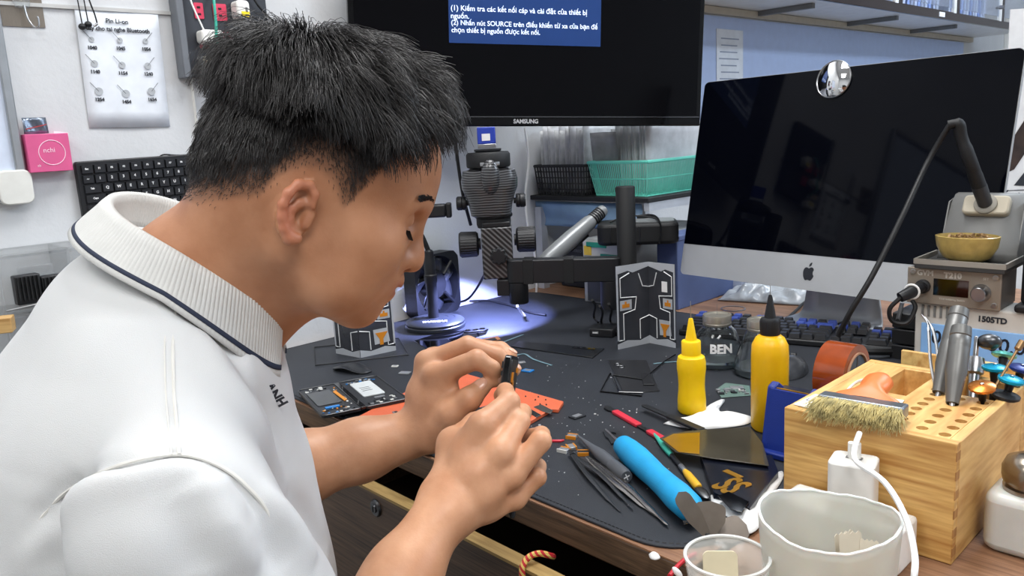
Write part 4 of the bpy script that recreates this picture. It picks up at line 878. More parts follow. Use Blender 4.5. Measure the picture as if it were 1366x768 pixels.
# hook
y, z = wl(28, 8); hk = thing('adhesive_hook', 'clear adhesive hook with steel wire on grey plate at top', 'hook', wallM(y, z, .0005))
MB().box((0, .01, .0006), (.062, .085, .001)).build('plate', mat('brushed_tape', (140, 130, 118), .3, .6, var=.2, stretch=(300, 2, 1)), hk)
MB().prism(rrect(.024, .026, .009, 5, 0, .008), .001, .008).build('hook_base', mclear, hk, bevel=.002)
MB().tube(smooth_path([(.002, .0, .008), (.004, -.02, .01), (.010, -.033, .014), (.016, -.033, .018), (.017, -.022, .019), (.016, -.018, .019)]), .0014, 8).build('wire_hook', mmetal, hk)
# paper sheet with battery codes
a_, b_ = wl(97, 12), wl(228, 172); pw_, ph_ = b_[0]-a_[0], wl(98, 12)[1]-wl(114, 172)[1]
pp = thing('battery_chart', 'white sheet listing earphone battery sizes on the wall', 'paper', wallM(a_[0]+pw_/2, a_[1]-ph_/2, .0005, -1))
MB().grid(lambda u, v: ((u-.5)*pw_, (v-.5)*ph_, .001+.0015*sin(3*u+2*v)**2), 8, 8).build('sheet', mpaper, pp, solid=.0004)
def pl(px, py): y, z = wl(px, py); q = pp.matrix_world.inverted() @ Vector((0, y, z)); return q.x, q.y
x, y = pl(155, 29); text('Pin Li-on', .0105, mink, pp, T(x, y, .0034), ext=.0001, bold=.0003)
x, y = pl(157, 40); text('dây cho tai nghe Bluetooth', .0098, mink, pp, T(x, y, .0034), ext=.0001, bold=.0003)
mcoin = mat('coin_print', (176, 180, 184), .5)
for i, (s_, px, py) in enumerate((('1040', 122, 64), ('1045', 160, 65), ('1054', 194, 66), ('1140', 126, 96), ('1154', 163, 98), ('1240', 197, 99), ('1254', 132, 133), ('1454', 168, 136), ('1654', 202, 133))):
    x, y = pl(px, py); text(s_, .0078, mink, pp, T(x, y, .0034), ext=.0001, bold=.0004)
    x, y = pl(px-1, py-11); r_ = .0045+.0011*(i//3); dk = MB().lathe([(.0001, .0004), (r_, .0004), (r_, 0), (.0001, 0)], 20).build('coin_drawing', mcoin, pp, T(x, y, .0032))
    sx = -1 if i % 3 != 2 else 1; MB().tube([(0, 0, .0005), (sx*.013, .015, .0005)], .0004, 4).build('wire_drawing', mat('line_grey', (110, 112, 116), .6), dk)
# earphones hanging
ep = thing('earphones', 'black wired earphones hanging over the battery chart', 'earphones', wallM(*wl(112, 36), .006))
for i, (dx, dz) in enumerate(((-.006, -.001), (.004, .003))):
    MB().sphere((dx, dz, .004), (.006, .0055, .006), 10).build('earbud', mblack, ep); MB().tube([(dx, dz, .006), (dx-.001, .03, .005), (dx-.003, .09, .004)], .001, 6).build('wire', mcable_b, ep)
MB().tube(smooth_path([(.018, .005, .006), (.0145, .002, .006), (.012, .001, .006)]), .002, 8).build('jack', mmetal, ep); MB().tube(smooth_path([(.018, .006, .006), (.016, .02, .006), (.01, .05, .005), (.008, .1, .004)]), .0013, 6).build('wire', mcable_b, ep)
# pink card box with packets
a_, b_ = wl(27, 180), wl(92, 227); pk = thing('pink_card_box', 'pink printed card box stuck to the wall below the hook', 'box', wallM((a_[0]+b_[0])/2, (a_[1]+b_[1])/2, .0005))
w_, h_ = b_[0]-a_[0], a_[1]-b_[1]
MB().box((0, 0, .012), (w_, h_, .024)).build('box', mat('pink_print', (216, 92, 142), .5), pk, bevel=.001)
mpk = mat('pink_line', (250, 215, 230), .6)
MB().tube([(.02*cos(t)+.004, .02*sin(t), .0242) for t in np.linspace(0, 2*pi, 30)[:-1]], .0006, 4, closed=True).build('print_ring', mpk, pk)
text('nchi', .011, mpk, pk, T(.0, .004, .0243), ext=.0001); text('ab', .006, mpk, pk, T(-.018, -.02, .0243), ext=.0001)
q = wl(44, 168); s1 = thing('foil_packet', 'silver blue foil packet tucked into the pink box', 'packet', wallM(*q, .012)); MB().grid(lambda u, v: ((u-.5)*.036, (v-.5)*.026, .003*sin(8*u+3*v)), 8, 6).build('foil', mat('foil', (120, 130, 145), .25, .7, var=.25), s1, solid=.001); MB().box((.0, -.002, .004), (.032, .0015, .001)).build('red_line', mat('red_print', (170, 60, 60), .5), s1, RZ(12))
q = wl(78, 181); s1 = thing('white_slip', 'small white paper slip sticking out of the pink box', 'paper', wallM(*q, .014)); MB().box((0, 0, 0), (.022, .012, .0015)).build('slip', mwprint, s1, RZ(-8))
# hanging keyboard
a_ = wl(97, 216); kz0 = wl(108, 304)[1]; kh = a_[1]-kz0; kwid = .300
k2 = thing('slim_keyboard', 'slim black keyboard hanging on the wall above organiser', 'keyboard', wallM(a_[0], kz0, .001, .6))
MB().prism(rrect(kwid, kh, .005, 4, kwid/2, kh/2), 0, .012).build('case', mblack, k2, bevel=.002)
kp_ = .0176; rowsz = (kh-.012)/6; slim = {}
def slimkey(w_, d_):
    k = (round(w_, 4), round(d_, 4))
    if k not in slim: slim[k] = keycap(w_, d_, mkey, .004, .9)
    return slim[k]
leg = []
lay = [(5, [('Esc', 1)]+[('F%d' % i, 1) for i in range(1, 13)]+[('Del', 1)], .75), (4, [(c_, 1) for c_ in '~1234567890-=']+[('Back', 1.6)], 1), (3, [('Tab', 1.5)]+[(c_, 1) for c_ in 'QWERTYUIOP[]']+[('\\', 1.1)], 1), (2, [('Caps', 1.8)]+[(c_, 1) for c_ in "ASDFGHJKL;'"]+[('Enter', 1.8)], 1), (1, [('Shift', 2.3)]+[(c_, 1) for c_ in 'ZXCVBNM,./']+[('Shift', 2.3)], 1), (0, [('Ctrl', 1), ('Fn', 1), ('', 1), ('Alt', 1), ('', 6.2), ('Alt', 1), ('Ctrl', 1), ('', 1), ('', 1), ('', 1)], 1)]
for row, keys, hk_ in lay:
    tot = sum(k[1] for k in keys); u = (kwid-.014)/tot; x = .007
    for nm, w_ in keys:
        yy = .006+rowsz*(row+.5); part('key', slimkey(w_*u-.0016, rowsz-.0017), k2, T(x+w_*u/2, yy, .012))
        if nm: leg.append((text_mesh(nm, .0065 if len(nm) == 1 else .0042, mwprint, ext=.00005, bold=.0002), T(x+w_*u/2-.001, yy+.0012, .0164)))
        x += w_*u
part('key_legends', merge_meshes(leg, mwprint), k2)
cable('keyboard_cable', [WL(213, 209, .006), WL(220, 206, .006), WL(245, 207, .006), WL(300, 203, .006)], .0013, mcable_b, 'thin black cable on the wall above the slim keyboard')
# socket panel
a_ = wl(238, 104); sp_ = thing('socket_panel', 'dark grey socket panel with pink outlets beside the battery chart', 'socket panel', wallM(a_[0], a_[1], .0008))
MB().box((.09, .12, .012), (.18, .24, .024)).build('panel', mat('panel_grey', (52, 55, 62), .5), sp_, bevel=.003); MB().box((.006, .12, .014), (.014, .244, .03)).build('frame_edge', mat('panel_edge', (110, 114, 120), .45), sp_, bevel=.002)
mso = mat('outlet_pink', (214, 62, 92), .5)
def sl(px, py): y, z = wl(px, py); return y-a_[0], z-a_[1]
for px, py, w_, h_ in ((257, 17, .017, .028), (285, 19, .026, .03), (294, 55, .024, .03), (264, 60, .016, .018)):
    x, y = sl(px, py); o_ = MB().prism(rrect(w_, h_, .002, 3), .024, .0262).build('outlet', mso, sp_, T(x, y, 0))
    for k in (-1, 1): MB().box((0, k*.006, .0264), (.006, .0035, .001)).build('slot', mblack_matte, o_)
def chg(px, py, w_, h_, label, usb=True, yel=None, d_=.026):
    x, y = wl(px, py); c_ = thing('wall_charger', label, 'charger', wallM(x, y, .0262)); MB().prism(rrect(w_, h_, min(w_, h_)*.28, 6), 0, d_).build('body', mwhite, c_, bevel=.003)
    if usb: MB().box((w_*.22, 0, d_+.0004), (.004, .009, .001)).build('usb_port', mgreyp, c_)
    if yel: MB().box((yel[0], yel[1], d_+.0005), (.016, .0095, .0008)).build('yellow_sticker', mat('sticker_yellow', (250, 220, 30), .5), c_)
    return c_
chg(268, 53, .042, .024, 'wide white charger with one usb port on socket panel')
chg(308, 18, .026, .034, 'tall white charger with yellow sticker near the panel top', True, (.003, -.008))
chg(278, 107, .034, .026, 'white charger with yellow sticker below the switch box', False, (.002, .003))
x, y = wl(268, 90); swb = thing('switch_box', 'clear switch box with handwritten cream label on socket panel', 'switch', wallM(x, y, .0262)); MB().box((0, 0, .01), (.036, .032, .018)).build('cover', mclear, swb, bevel=.002); MB().box((.002, .008, .0198), (.034, .014, .0006)).build('label', mat('label_cream', (226, 216, 186), .7), swb); part('lettering', viet_mesh('Công Tắc', .0075, mat('pen_orange', (190, 90, 50), .6), ext=.0001), swb, T(-.013, .008, .0203))
cable('white_charger_cable', [WL(250, -12, .03), WL(258, 10, .04), WL(270, 36, .045), WL(273, 42, .045)], .0016, mcable_w, 'white cable running down to the wide charger on panel')
cable('green_taped_cable', [WL(284, -14, .03), WL(286, 8, .045), WL(288, 30, .05), WL(289, 52, .055), WL(290, 66, .055), WL(294, 74, .05), WL(296, 82, .045)], .0026, mat('tape_green', (50, 160, 140), .5), 'cable wrapped in green tape crossing the socket panel')
for k in range(3): cable('loose_white_cable', [WL(322+8*k, -20, .02), WL(324+8*k, 10, .02), WL(326+8*k, 40, .02)], .0022, mcable_w, ('leftmost of three white cables right of the socket panel', 'middle of three white cables right of the socket panel', 'rightmost of three white cables right of the socket panel')[k], group='white cables by the sockets')
cable('black_panel_cable', [WL(330, -20, .03), WL(342, 4, .035), WL(356, 20, .03), WL(372, 36, .02)], .0022, mcable_b, 'black cable slanting beside the socket panel behind the hair')
# clear organiser on the wall
q0, q1 = wl(-30, 326), wl(150, 326); zt_, zb_ = wl(0, 333)[1], wl(0, 560)[1]; W_, H_ = q1[0]-q0[0], zt_-zb_
og = thing('parts_organiser', 'clear plastic parts organiser with drawers below the slim keyboard', 'organiser', wallM(q0[0], zb_, .0))
mor_ = mat('organiser_clear', (200, 204, 206), .18, alpha=.2, var=.05)
MB().box((W_/2, H_/2, .002), (W_, H_, .003)).build('back', mor_, og)
for k in range(4): MB().box((W_/2, H_*k/3, .05), (W_, .003, .1)).build('shelf', mor_, og)
for k in range(3): MB().box((W_*k/2, H_/2, .05), (.003, H_, .1)).build('divider', mor_, og)
for k in range(3):
    for j in range(2):
        d_ = MB().box((W_*(.25+.5*j), H_*(k+.5)/3, .1), (W_*.47, H_*.29, .002)).build('drawer', mor_, og); MB().box((W_*(.25+.5*j), H_*(k+.62)/3, .104), (.05, .03, .006)).build('handle', mor_, d_, bevel=.002)
cmb = thing('comb_tray', 'black toothed parts tray inside the clear organiser', 'tray', wallM(q0[0], zb_, 0))
for k in range(2):
    x, y = wl(10+34*k, 376); MB().box((x-q0[0], y-zb_, .115), (.036, .045, .02)).build('block', mblack, cmb, bevel=.002)
    for j in range(6): MB().box((x-q0[0]-.014+.0056*j, y-zb_+.002, .127), (.002, .036, .006)).build('tooth', mblack_matte, cmb)
x, y = wl(58, 374); br_ = thing('component_bits', 'rusty orange component bits beside the black toothed tray', 'components', wallM(x, y, .112)); MB().box((0, 0, 0), (.01, .014, .01)).build('coil', mat('rust', (150, 82, 48), .7), br_); MB().box((.012, .004, 0), (.008, .02, .01)).build('block', mblack, br_)
x, y = wl(8, 398); MB_ = thing('tweezer_bar', 'thin silver bar resting below the black toothed tray', 'bar', wallM(x, y, .13)); MB().tube([(-.03, 0, 0), (.026, .004, 0), (.034, .005, 0)], [.0015, .0015, .003], 8).build('bar', mmetal, MB_)
wbd = thing('wooden_bar', 'end of a pale wooden bar at the left picture edge', 'bar', frame(D(-40, 437, 1.18), D(18, 431, 1.2)-D(-40, 437, 1.18))); L_ = (D(18, 431, 1.2)-D(-40, 437, 1.18)).length
MB().box((L_/2-.15, 0, 0), (L_+.3, .03, .022)).build('bar', wood('bar_wood', (170, 128, 72), (214, 176, 116), (3, 40, 40)), wbd, bevel=.001)
fb = thing('foil_bag', 'crumpled shiny clear bag in the lower organiser shelf', 'bag', wallM(*wl(10, 495), .11)); MB().grid(lambda u, v: ((u-.5)*.09, (v-.5)*.05+.006*sin(9*u), .012*mnoise.noise(Vector((u*7, v*5, 2)))+.01), 18, 12).build('film', MATS['bag_film'], fb, solid=.0006)
# cables on the wall around the microscope
cable('white_wall_cable', [WL(700, 170, .02), WL(705, 215, .02), WL(701, 262, .03), WL(704, 300, .04), WL(712, 330, .05), WL(716, 380, .05), WL(712, 412, .03)], .0032, mcable_w, 'white cable hanging down the wall beside the microscope')
cable('white_bundle_cable', [P(690, 408, .04), P(694, 414, .02), P(700, 422, .006)], .003, mcable_w, 'white cable dropping under the boom joint')
cable('camera_cable', [D(607, 185, 1.72), D(612, 225, 1.74), D(618, 262, 1.76), D(628, 300, 1.8)], .0036, mcable_b, 'black cable dangling left of the microscope head')
cable('fan_cable', [P(598, 404, .02), P(625, 398, .03), D(648, 362, 1.83), D(650, 340, 1.83)], .0028, mcable_b, 'black cable rising from the fan to the microscope')
cable('desk_back_cable', [P(618, 402, ZM+.003), P(650, 401, ZM+.003), P(680, 407, ZM+.003), P(705, 416, ZM+.003), P(728, 420, ZM+.003)], .0026, mcable_b, 'black cable along the far edge of the mat')
for k, (px, py) in enumerate(((790, 400), (800, 408), (812, 405))): cable('hub_cable', [P(px, py, .10), P(px+4, py+8, .06), P(px+2, py+22, .02), P(px+8, py+30, .01)], .0024, mcable_b, ('leftmost of three black cables under the boom pivot', 'middle of three black cables under the boom pivot', 'rightmost of three black cables under the boom pivot')[k], group='black cables by the hub')
# ================================================================ things lying on the mat
def plate_thing(name, label, cat, poly, h, m, z=ZM, bevel=.0006):
    pts = [P(x, y, z) for x, y in poly]; c = sum(pts, Vector())/len(pts); c.z = z
    t = thing(name, label, cat, T(*c)); b = MB().plate([p-c for p in pts], h).build('plate', m, t, bevel=bevel); return t, b, c
# orange silicone mat
ORH = .006; mora = mat('silicone_orange', (204, 98, 64), .55, bump=.2, bs=500)
om, _, oc = plate_thing('silicone_mat', 'orange silicone repair mat under the hands', 'mat', ((600, 496), (752, 540), (745, 551), (736, 550), (640, 606), (478, 560)), ORH, mora, bevel=.001)
random.seed(21)
for i in range(9):
    px, py = random.uniform(690, 738), random.uniform(528, 552); q = P(px, py, ZM+ORH)
    tag(MB().lathe([(.0001, 0), (.0012, 0), (.0012, .001), (.0006, .0022), (.0001, .0022)], 10).build('tiny_screw', mdmetal, None, T(*q)), 'tiny screw standing on the orange repair mat', 'screw', 'tiny screws on the orange mat')
mbrk = mat('bracket_steel', (128, 124, 118), .35, .9)
for lb, poly in (('grey steel bracket nearest the corner of orange mat', ((712, 543), (722, 540), (738, 548), (734, 552), (724, 549))), ('dark steel bracket lying on orange mat beside hand', ((700, 548), (708, 546), (722, 554), (716, 557)))):
    plate_thing('steel_bracket', lb, 'bracket', poly, .0012, mbrk if 'grey' in lb else mdmetal, ZM+ORH)
sh2, b_, _ = plate_thing('metal_shield', 'silver curved shield lying on orange mat behind the hands', 'shield', ((640, 545), (655, 540), (662, 545), (652, 551)), .002, mmetal, ZM+ORH)
# phone frame lying half under the hands
pf, b_, c_ = plate_thing('phone_midframe', 'black phone midframe with silver parts lying under the hands', 'phone part', ((492, 566), (606, 537), (668, 556), (560, 608)), .006, mblack, ZM+ORH+.0005, .001)
random.seed(4)
def scatter_parts(parent, O, ex_, ey_, w_, h_, n, z, mats_, smin=.002, smax=.007, hh=.0012):
    for i in range(n):
        sx, sy = random.uniform(smin, smax), random.uniform(smin, smax); x, y = random.uniform(0, w_-sx), random.uniform(0, h_-sy)
        Mx = Matrix((ex_, ey_, Vector((0, 0, 1)))).transposed().to_4x4(); Mx.translation = O+ex_*(x+sx/2)+ey_*(y+sy/2)+Vector((0, 0, z))
        MB().box((0, 0, hh/2), (sx, sy, hh*random.uniform(.5, 1.3))).build('component', random.choice(mats_), parent, parent.matrix_world.inverted() @ Mx)
msil = mat('part_silver', (176, 178, 182), .35, .7); mdk = mat('part_dark', (38, 40, 44), .4); mbl = mat('part_blue', (40, 120, 190), .4); mpc = mat('part_pale', (205, 205, 200), .5)
O, A_, B_ = P(500, 566, ZM), P(606, 540, ZM), P(560, 606, ZM); ea = (A_-O).normalized(); eb = (B_-O); eb = (eb-ea*eb.dot(ea)).normalized()
scatter_parts(pf, O+Vector((0, 0, ORH)), ea, eb, .1, .05, 26, .0066, [msil, mpc, mdk, msil])
# opened folding phone
zt_ = ZM+ORH+.0005
O, A_, B_ = P(430, 559, zt_), P(545, 535, zt_), P(403, 523, zt_); ea = (A_-O).normalized(); eb = B_-O; eb = (eb-ea*eb.dot(ea)).normalized(); WP, HP = (A_-O).length, (B_-O).dot(eb)
Mph = Matrix((ea, eb, Vector((0, 0, 1)))).transposed().to_4x4(); Mph.translation = O
ph = thing('opened_folding_phone', 'opened folding phone showing its batteries and boards', 'phone', Mph)
HL = WP*.46
for nm, x0_, x1_ in (('left_shell', 0, HL), ('right_shell', HL+.004, WP)):
    sh_ = MB().prism(rrect(x1_-x0_, HP, .008, 5, (x0_+x1_)/2, HP/2), 0, .004).build('shell', mdk, ph, bevel=.0006)
    ro_ = [Vector((*p, .0045)) for p in rrect(x1_-x0_-.001, HP-.001, .0075, 5, (x0_+x1_)/2, HP/2)]; MB().tube(ro_, .0012, 6, closed=True).build('metal_rim', mdmetal, sh_)
MB().box((HL+.002, HP/2, .0035), (.009, HP*.98, .005)).build('hinge', mgloss, ph, bevel=.001)
MB().prism(rrect(WP*.26, HP*.52, .003, 3, WP*.72, HP*.58), .004, .0062).build('battery', mat('battery_white', (196, 200, 200), .4, var=.1), ph, bevel=.0005)
for k in range(3): MB().box((WP*.70, HP*(.5+.06*k), .0064), (WP*.12, .0016, .0002)).build('battery_print', mdmetal, ph)
MB().prism(rrect(WP*.28, HP*.48, .003, 3, WP*.19, HP*.56), .004, .0056).build('battery', mat('battery_dark', (70, 72, 74), .3), ph, bevel=.0005)
MB().box((WP*.18, HP*.2, .0055), (WP*.16, .008, .002)).build('blue_film', mbl, ph)
MB().prism([(WP*.34, HP*.7), (WP*.38, HP*.72), (WP*.4, HP*.35), (WP*.36, HP*.33)], .0045, .0055).build('flex_cable', mflex, ph)
MB().box((WP*.74, HP*.22, .0055), (WP*.12, .006, .002)).build('bracket', msil, ph)
random.seed(8)
scatter_parts(ph, O+ea*.004+eb*.003, ea, eb, HL-.012, HP*.2, 22, .0042, [msil, mpc, mdk, mbl, mflex], .0015, .005)
scatter_parts(ph, O+ea*.004+eb*(HP*.82), ea, eb, HL-.012, HP*.14, 16, .0042, [msil, mpc, mdk], .0015, .006)
scatter_parts(ph, O+ea*(HL+.012)+eb*.004, ea, eb, WP-HL-.022, HP*.2, 18, .0042, [msil, mdk, mdk, mpc], .0015, .006)
scatter_parts(ph, O+ea*(HL+.012)+eb*(HP*.86), ea, eb, WP-HL-.022, HP*.1, 16, .0042, [msil, mpc, mbl], .0015, .005)
scatter_parts(ph, O+ea*(HL-.014)+eb*(HP*.15), ea, eb, .008, HP*.7, 12, .0042, [msil, mflex, mpc], .0015, .004)
# dark pouch and small chips
dp_ = thing('dark_film_scrap', 'crumpled dark film scrap near the standing film', 'scrap', frame(P(470, 494, ZM), P(506, 496, ZM)-P(444, 486, ZM)))
MB().grid(lambda u, v: ((u-.5)*.085, (v-.5)*.045*(1-abs(2*u-1)**3*.7), .002+.008*abs(sin(3*u+4*v))*(1-abs(2*u-1)**2)), 16, 10).build('film', mdk, dp_, solid=.001)
def chips(lst):
    for (px, py, s_, m, lb) in lst:
        q = P(px, py, ZM); c_ = thing('loose_chip', lb, 'chip', T(*q) @ RZ(random.uniform(0, 90))); MB().box((0, 0, .0012), (s_, s_*.7, .0022)).build('package', m, c_, bevel=.0003); MB().box((0, 0, .0025), (s_*.6, s_*.4, .0006)).build('top_plate', msil, c_)
chips(((527, 489, .012, mpc, 'white chip lying behind the opened phone'), (540, 498, .02, msil, 'grey metal chip between opened phone and hand'), (704, 495, .02, mbl, 'bright blue chip beside the raised fingers'), (695, 484, .016, msil, 'silver connector pile behind the blue chip'), (770, 556, .022, mdk, 'dark square chip right of the orange mat'), (686, 478, .014, msil, 'silver chip on flex cable near fingertips'), (983, 518, .02, msil, 'silver chip beside the amber bottle')))
# flat panels at the far side
plate_thing('phone_glass', 'dark glass phone back lying before the round stand', 'phone part', ((552, 455), (590, 443), (652, 439), (648, 446), (612, 457), (570, 466)), .0012, mgloss)
lcov = thing('lens_cover', 'oval camera lens cover lying beside the stand base', 'lens cover', T(*P(634, 441, ZM+.0012)) @ RZ(60)); MB().prism(rrect(.05, .022, .01, 6), 0, .002).build('plate', mdmetal, lcov, bevel=.0005)
for k in range(3): MB().lathe([(.0055, .002), (.0065, .0025), (.0065, .0032), (.005, .0032), (.0045, .0022), (.0001, .0022)], 20).build('lens_ring', mgloss, lcov, T(-.016+.016*k, (-1)**k*.002, 0))
plate_thing('amber_edged_panel', 'long phone panel with copper edges behind the hand', 'phone part', ((557, 474), (620, 458), (664, 449), (668, 453), (625, 464), (570, 478)), .0018, mat('copper_edge', (176, 120, 84), .5))
plate_thing('black_strip_panel', 'narrow black panel lying on the copper edged panel', 'phone part', ((562, 474), (621, 459), (660, 450.5), (663, 453), (623, 464), (571, 477.5)), .001, mgloss, ZM+.0022)
plate_thing('black_phone_back', 'long matte black phone back with camera bar on mat', 'phone part', ((682, 463), (693, 456), (806, 466), (791, 478)), .0022, mat('phone_back', (22, 23, 26), .3))
cbar = thing('camera_bar', 'black camera bar at the end of the long phone back', 'phone part', frame(P(766, 463.5, ZM+.0024), P(795, 466, ZM)-P(766, 463.5, ZM))); MB().prism(rrect(.048, .009, .003, 4, .02, 0), 0, .001).build('bar', mgloss, cbar)
for k in range(4): MB().lathe([(.0001, .0012), (.0028, .0012), (.0028, .001)], 14).build('lens', mdmetal, cbar, T(.004+.011*k, 0, 0))
pb2, b_, c_ = plate_thing('grey_phone_back', 'dark grey phone back with ring camera near yellow bottle', 'phone part', ((811, 481), (862, 481), (880, 522), (832, 525)), .0015, mat('phone_grey', (36, 37, 40), .35))
for dx, py in ((824, 486), (829, 489)): MB().tube([(P(dx, py, ZM+.002)-c_)+Vector((.006*cos(t), .006*sin(t), 0)) for t in np.linspace(0, 6.28, 20)[:-1]], .0009, 5, closed=True).build('camera_ring', mdmetal, pb2)
plate_thing('sim_tray', 'black sim tray piece on the dark grey phone back', 'phone part', ((856, 498), (870, 500), (873, 514), (858, 514)), .002, mblack, ZM+.0018)
fr_ = [P(x, y, ZM+.0012) for x, y in ((814, 498), (801, 522), (856, 528), (858, 524), (826, 523), (815, 497))]
tag(MB().tube(fr_, .0013, 6).build('bent_bezel', mgloss), 'thin bent black bezel piece left of grey phone back', 'phone part')
fr_ = [P(x, y, ZM+.0028) for x, y in ((818, 500), (858, 506), (886, 482), (899, 474), (901, 473))]
tag(MB().tube(fr_, .0012, 6).build('thin_rod', mgloss), 'thin black rod lying across the grey phone back', 'rod')
def flex(pts, label, m=None, r=.0022):
    tag(MB().tube(smooth_path([P(x, y, ZM+.0009) for x, y in pts]), r, 6, flat=.3, up=(0, 0, 1)).build('flex_ribbon', m or mat('flex_teal', (110, 140, 150), .3), None), label, 'flex ribbon')
flex(((660, 462), (672, 456), (698, 446)), 'bluish flex ribbon behind the raised fingers'); flex(((688, 474), (700, 472), (712, 479), (736, 487)), 'silvery bent flex ribbon beside the fingertips'); flex(((872, 485), (888, 483), (906, 482)), 'short blue white flex ribbon behind yellow bottle')
# red scraper
Mx, L = lie((808, 543), (886, 588), ZM+.001); rs = thing('red_scraper', 'steel scraper with two red taped grips on mat', 'scraper', Mx)
mred = mat('tape_red', (206, 48, 66), .45)
MB().prism([(0, -.003), (.004, -.0055), (.016, -.0055), (.02, -.0035), (L, -.0035), (L, .0035), (.02, .0035), (.016, .0055), (.004, .0055), (0, .003)], 0, .0018).build('blade', mdmetal, rs)
for a0, a1 in ((.17, .6), (.76, 1.0)): MB().prism(rrect(L*(a1-a0), .0105, .002, 3, L*(a0+a1)/2, 0), -.0008, .004).build('grip', mred, rs, bevel=.001)
# detail brush teal/yellow
Mx, L = lie((872, 578), (944, 665), ZM+.004); nb = thing('detail_brush', 'slim brush with teal handle and yellow ferrule on mat', 'brush', Mx @ RY(90))
MB().lathe([(.0001, 0), (.0016, .002), (.004, L*.18), (.0045, L*.25), (.004, L*.36), (.003, L*.38)], 16).build('handle', mat('brush_teal', (70, 190, 165), .4), nb)
MB().lathe([(.003, L*.37), (.0032, L*.56)], 16).build('neck', mblack, nb); MB().lathe([(.0036, L*.55), (.0036, L*.62), (.003, L*.63)], 16).build('band', mmetal, nb)
MB().lathe([(.003, L*.62), (.0048, L*.68), (.0052, L*.84), (.004, L*.86)], 16).build('ferrule', mat('brush_yellow', (230, 175, 40), .4), nb); MB().lathe([(.0045, L*.85), (.0065, L*.9), (.004, L*.99), (.0001, L)], 16, Matrix.Diagonal((.35, 1, 1, 1))).build('spatula_tip', mdmetal, nb)
# dark pry bar
Mx, L = lie((858, 541), (940, 576), ZM+.008); pr = thing('pry_bar', 'flat black steel pry bar lying beside yellow bottle', 'pry bar', Mx)
MB().prism([(0, -.003), (.004, -.005), (L, -.0055), (L, .0055), (.004, .005), (0, .003)], 0, .002).build('bar', mat('gun_metal', (62, 63, 66), .35, .7), pr); MB().prism(rrect(L*.52, .0125, .002, 3, L*.7, 0), -.0008, .0032).build('sleeve', mblack, pr, bevel=.001)
# white glove-like tissue
def tissue(name, label, poly, amp, h, m, seed):
    pts = [P(x, y, ZM) for x, y in poly]; c = sum(pts, Vector())/len(pts); n = len(pts); mb = MB(); t = thing(name, label, 'tissue', T(*c)); rings = 8; vs = []; K = n*4
    sp_ = smooth_path(pts+[pts[0]], 4)[:-1]; K = len(sp_)
    for j in range(rings+1):
        k = j/rings
        for p in sp_:
            q = c+(p-c)*(1-k*.985); vs.append(q-c+Vector((0, 0, .001+h*(1-(1-k)**2.5)*.8+amp*mnoise.noise(Vector((q.x*45, q.y*45, seed)))*min(1, k*3))))
    f_ = [(j*K+i, j*K+(i+1) % K, (j+1)*K+(i+1) % K, (j+1)*K+i) for j in range(rings) for i in range(K)]; mb.add(vs, f_).build('sheet', m, t, solid=.0012); return t
mtis = mat('tissue_white', (226, 227, 226), .8)
tissue('crumpled_tissue', 'crumpled white tissue beside the yellow bottle base', ((885, 566), (905, 562), (925, 558), (948, 540), (967, 534), (960, 550), (1000, 556), (998, 566), (960, 572), (925, 573)), .006, .010, mtis, 3.0)
tissue('white_cloth', 'folded white cloth beside the frosted cup', ((948, 662), (962, 660), (985, 676), (1012, 655), (1040, 630), (1044, 640), (1022, 675), (1012, 705), (992, 712), (970, 690), (952, 680)), .004, .008, mtis, 9.0)
# screen films
mfo = mat('protector_film', (70, 66, 56), .15, alpha=.85, var=.25, vs=12)
plate_thing('screen_film', 'brownish glossy screen film lying before the blue dispenser', 'film', ((880, 585), (896, 578), (936, 574), (1000, 570), (1018, 592), (1026, 622), (950, 612), (902, 604)), .0012, mfo, ZM+.014)
plate_thing('amber_film', 'amber tinted film piece at the end of screen film', 'film', ((884, 586), (898, 579), (934, 577), (933, 606), (905, 603)), .0008, mat('film_amber', (150, 108, 22), .2, alpha=.85), ZM+.0155)
cd, b_, c_ = plate_thing('gold_print_card', 'black card with large gold letters on the mat', 'card', ((934, 616), (1030, 618), (1038, 640), (1000, 690), (952, 668)), .011, mat('card_navy', (14, 18, 30), .25), ZM)
txm = frame(P(974, 648, ZM+.0115), P(1000, 662, ZM)-P(958, 642, ZM)); text('SS', .042, mgold, cd, cd.matrix_world.inverted() @ txm @ Matrix.Diagonal((.72, 1.35, 1, 1)), bold=.0012); MB().box((-.022, .026, 0), (.026, .008, .0006)).build('gold_bar', mgold, cd, cd.matrix_world.inverted() @ txm)
plate_thing('black_film_piece', 'small black film piece with white edge on gold letter card', 'film', ((957, 662), (972, 656), (1000, 670), (990, 684), (975, 680)), .001, mgloss, ZM+.0122)
# grey screwdriver
Mx, L = lie((770, 580), (836, 636), ZM+.0085); gs = thing('grey_screwdriver', 'dark grey pen screwdriver with cross mark on its end', 'screwdriver', Mx @ RY(90))
MB().lathe([(.0001, 0), (.0012, .001), (.002, L*.12), (.005, L*.35), (.0078, L*.5), (.0082, L*.7), (.0074, L*.72), (.0074, L*.74), (.0084, L*.76), (.0086, L*.95), (.0072, L), (.0001, L)], 28).build('handle', mat('driver_grey', (84, 87, 92), .45), gs)
for a_ in (0, 90): MB().box((0, 0, L+.0003), (.008, .0012, .0006), RZ(a_+20)).build('cross_mark', mwprint, gs)
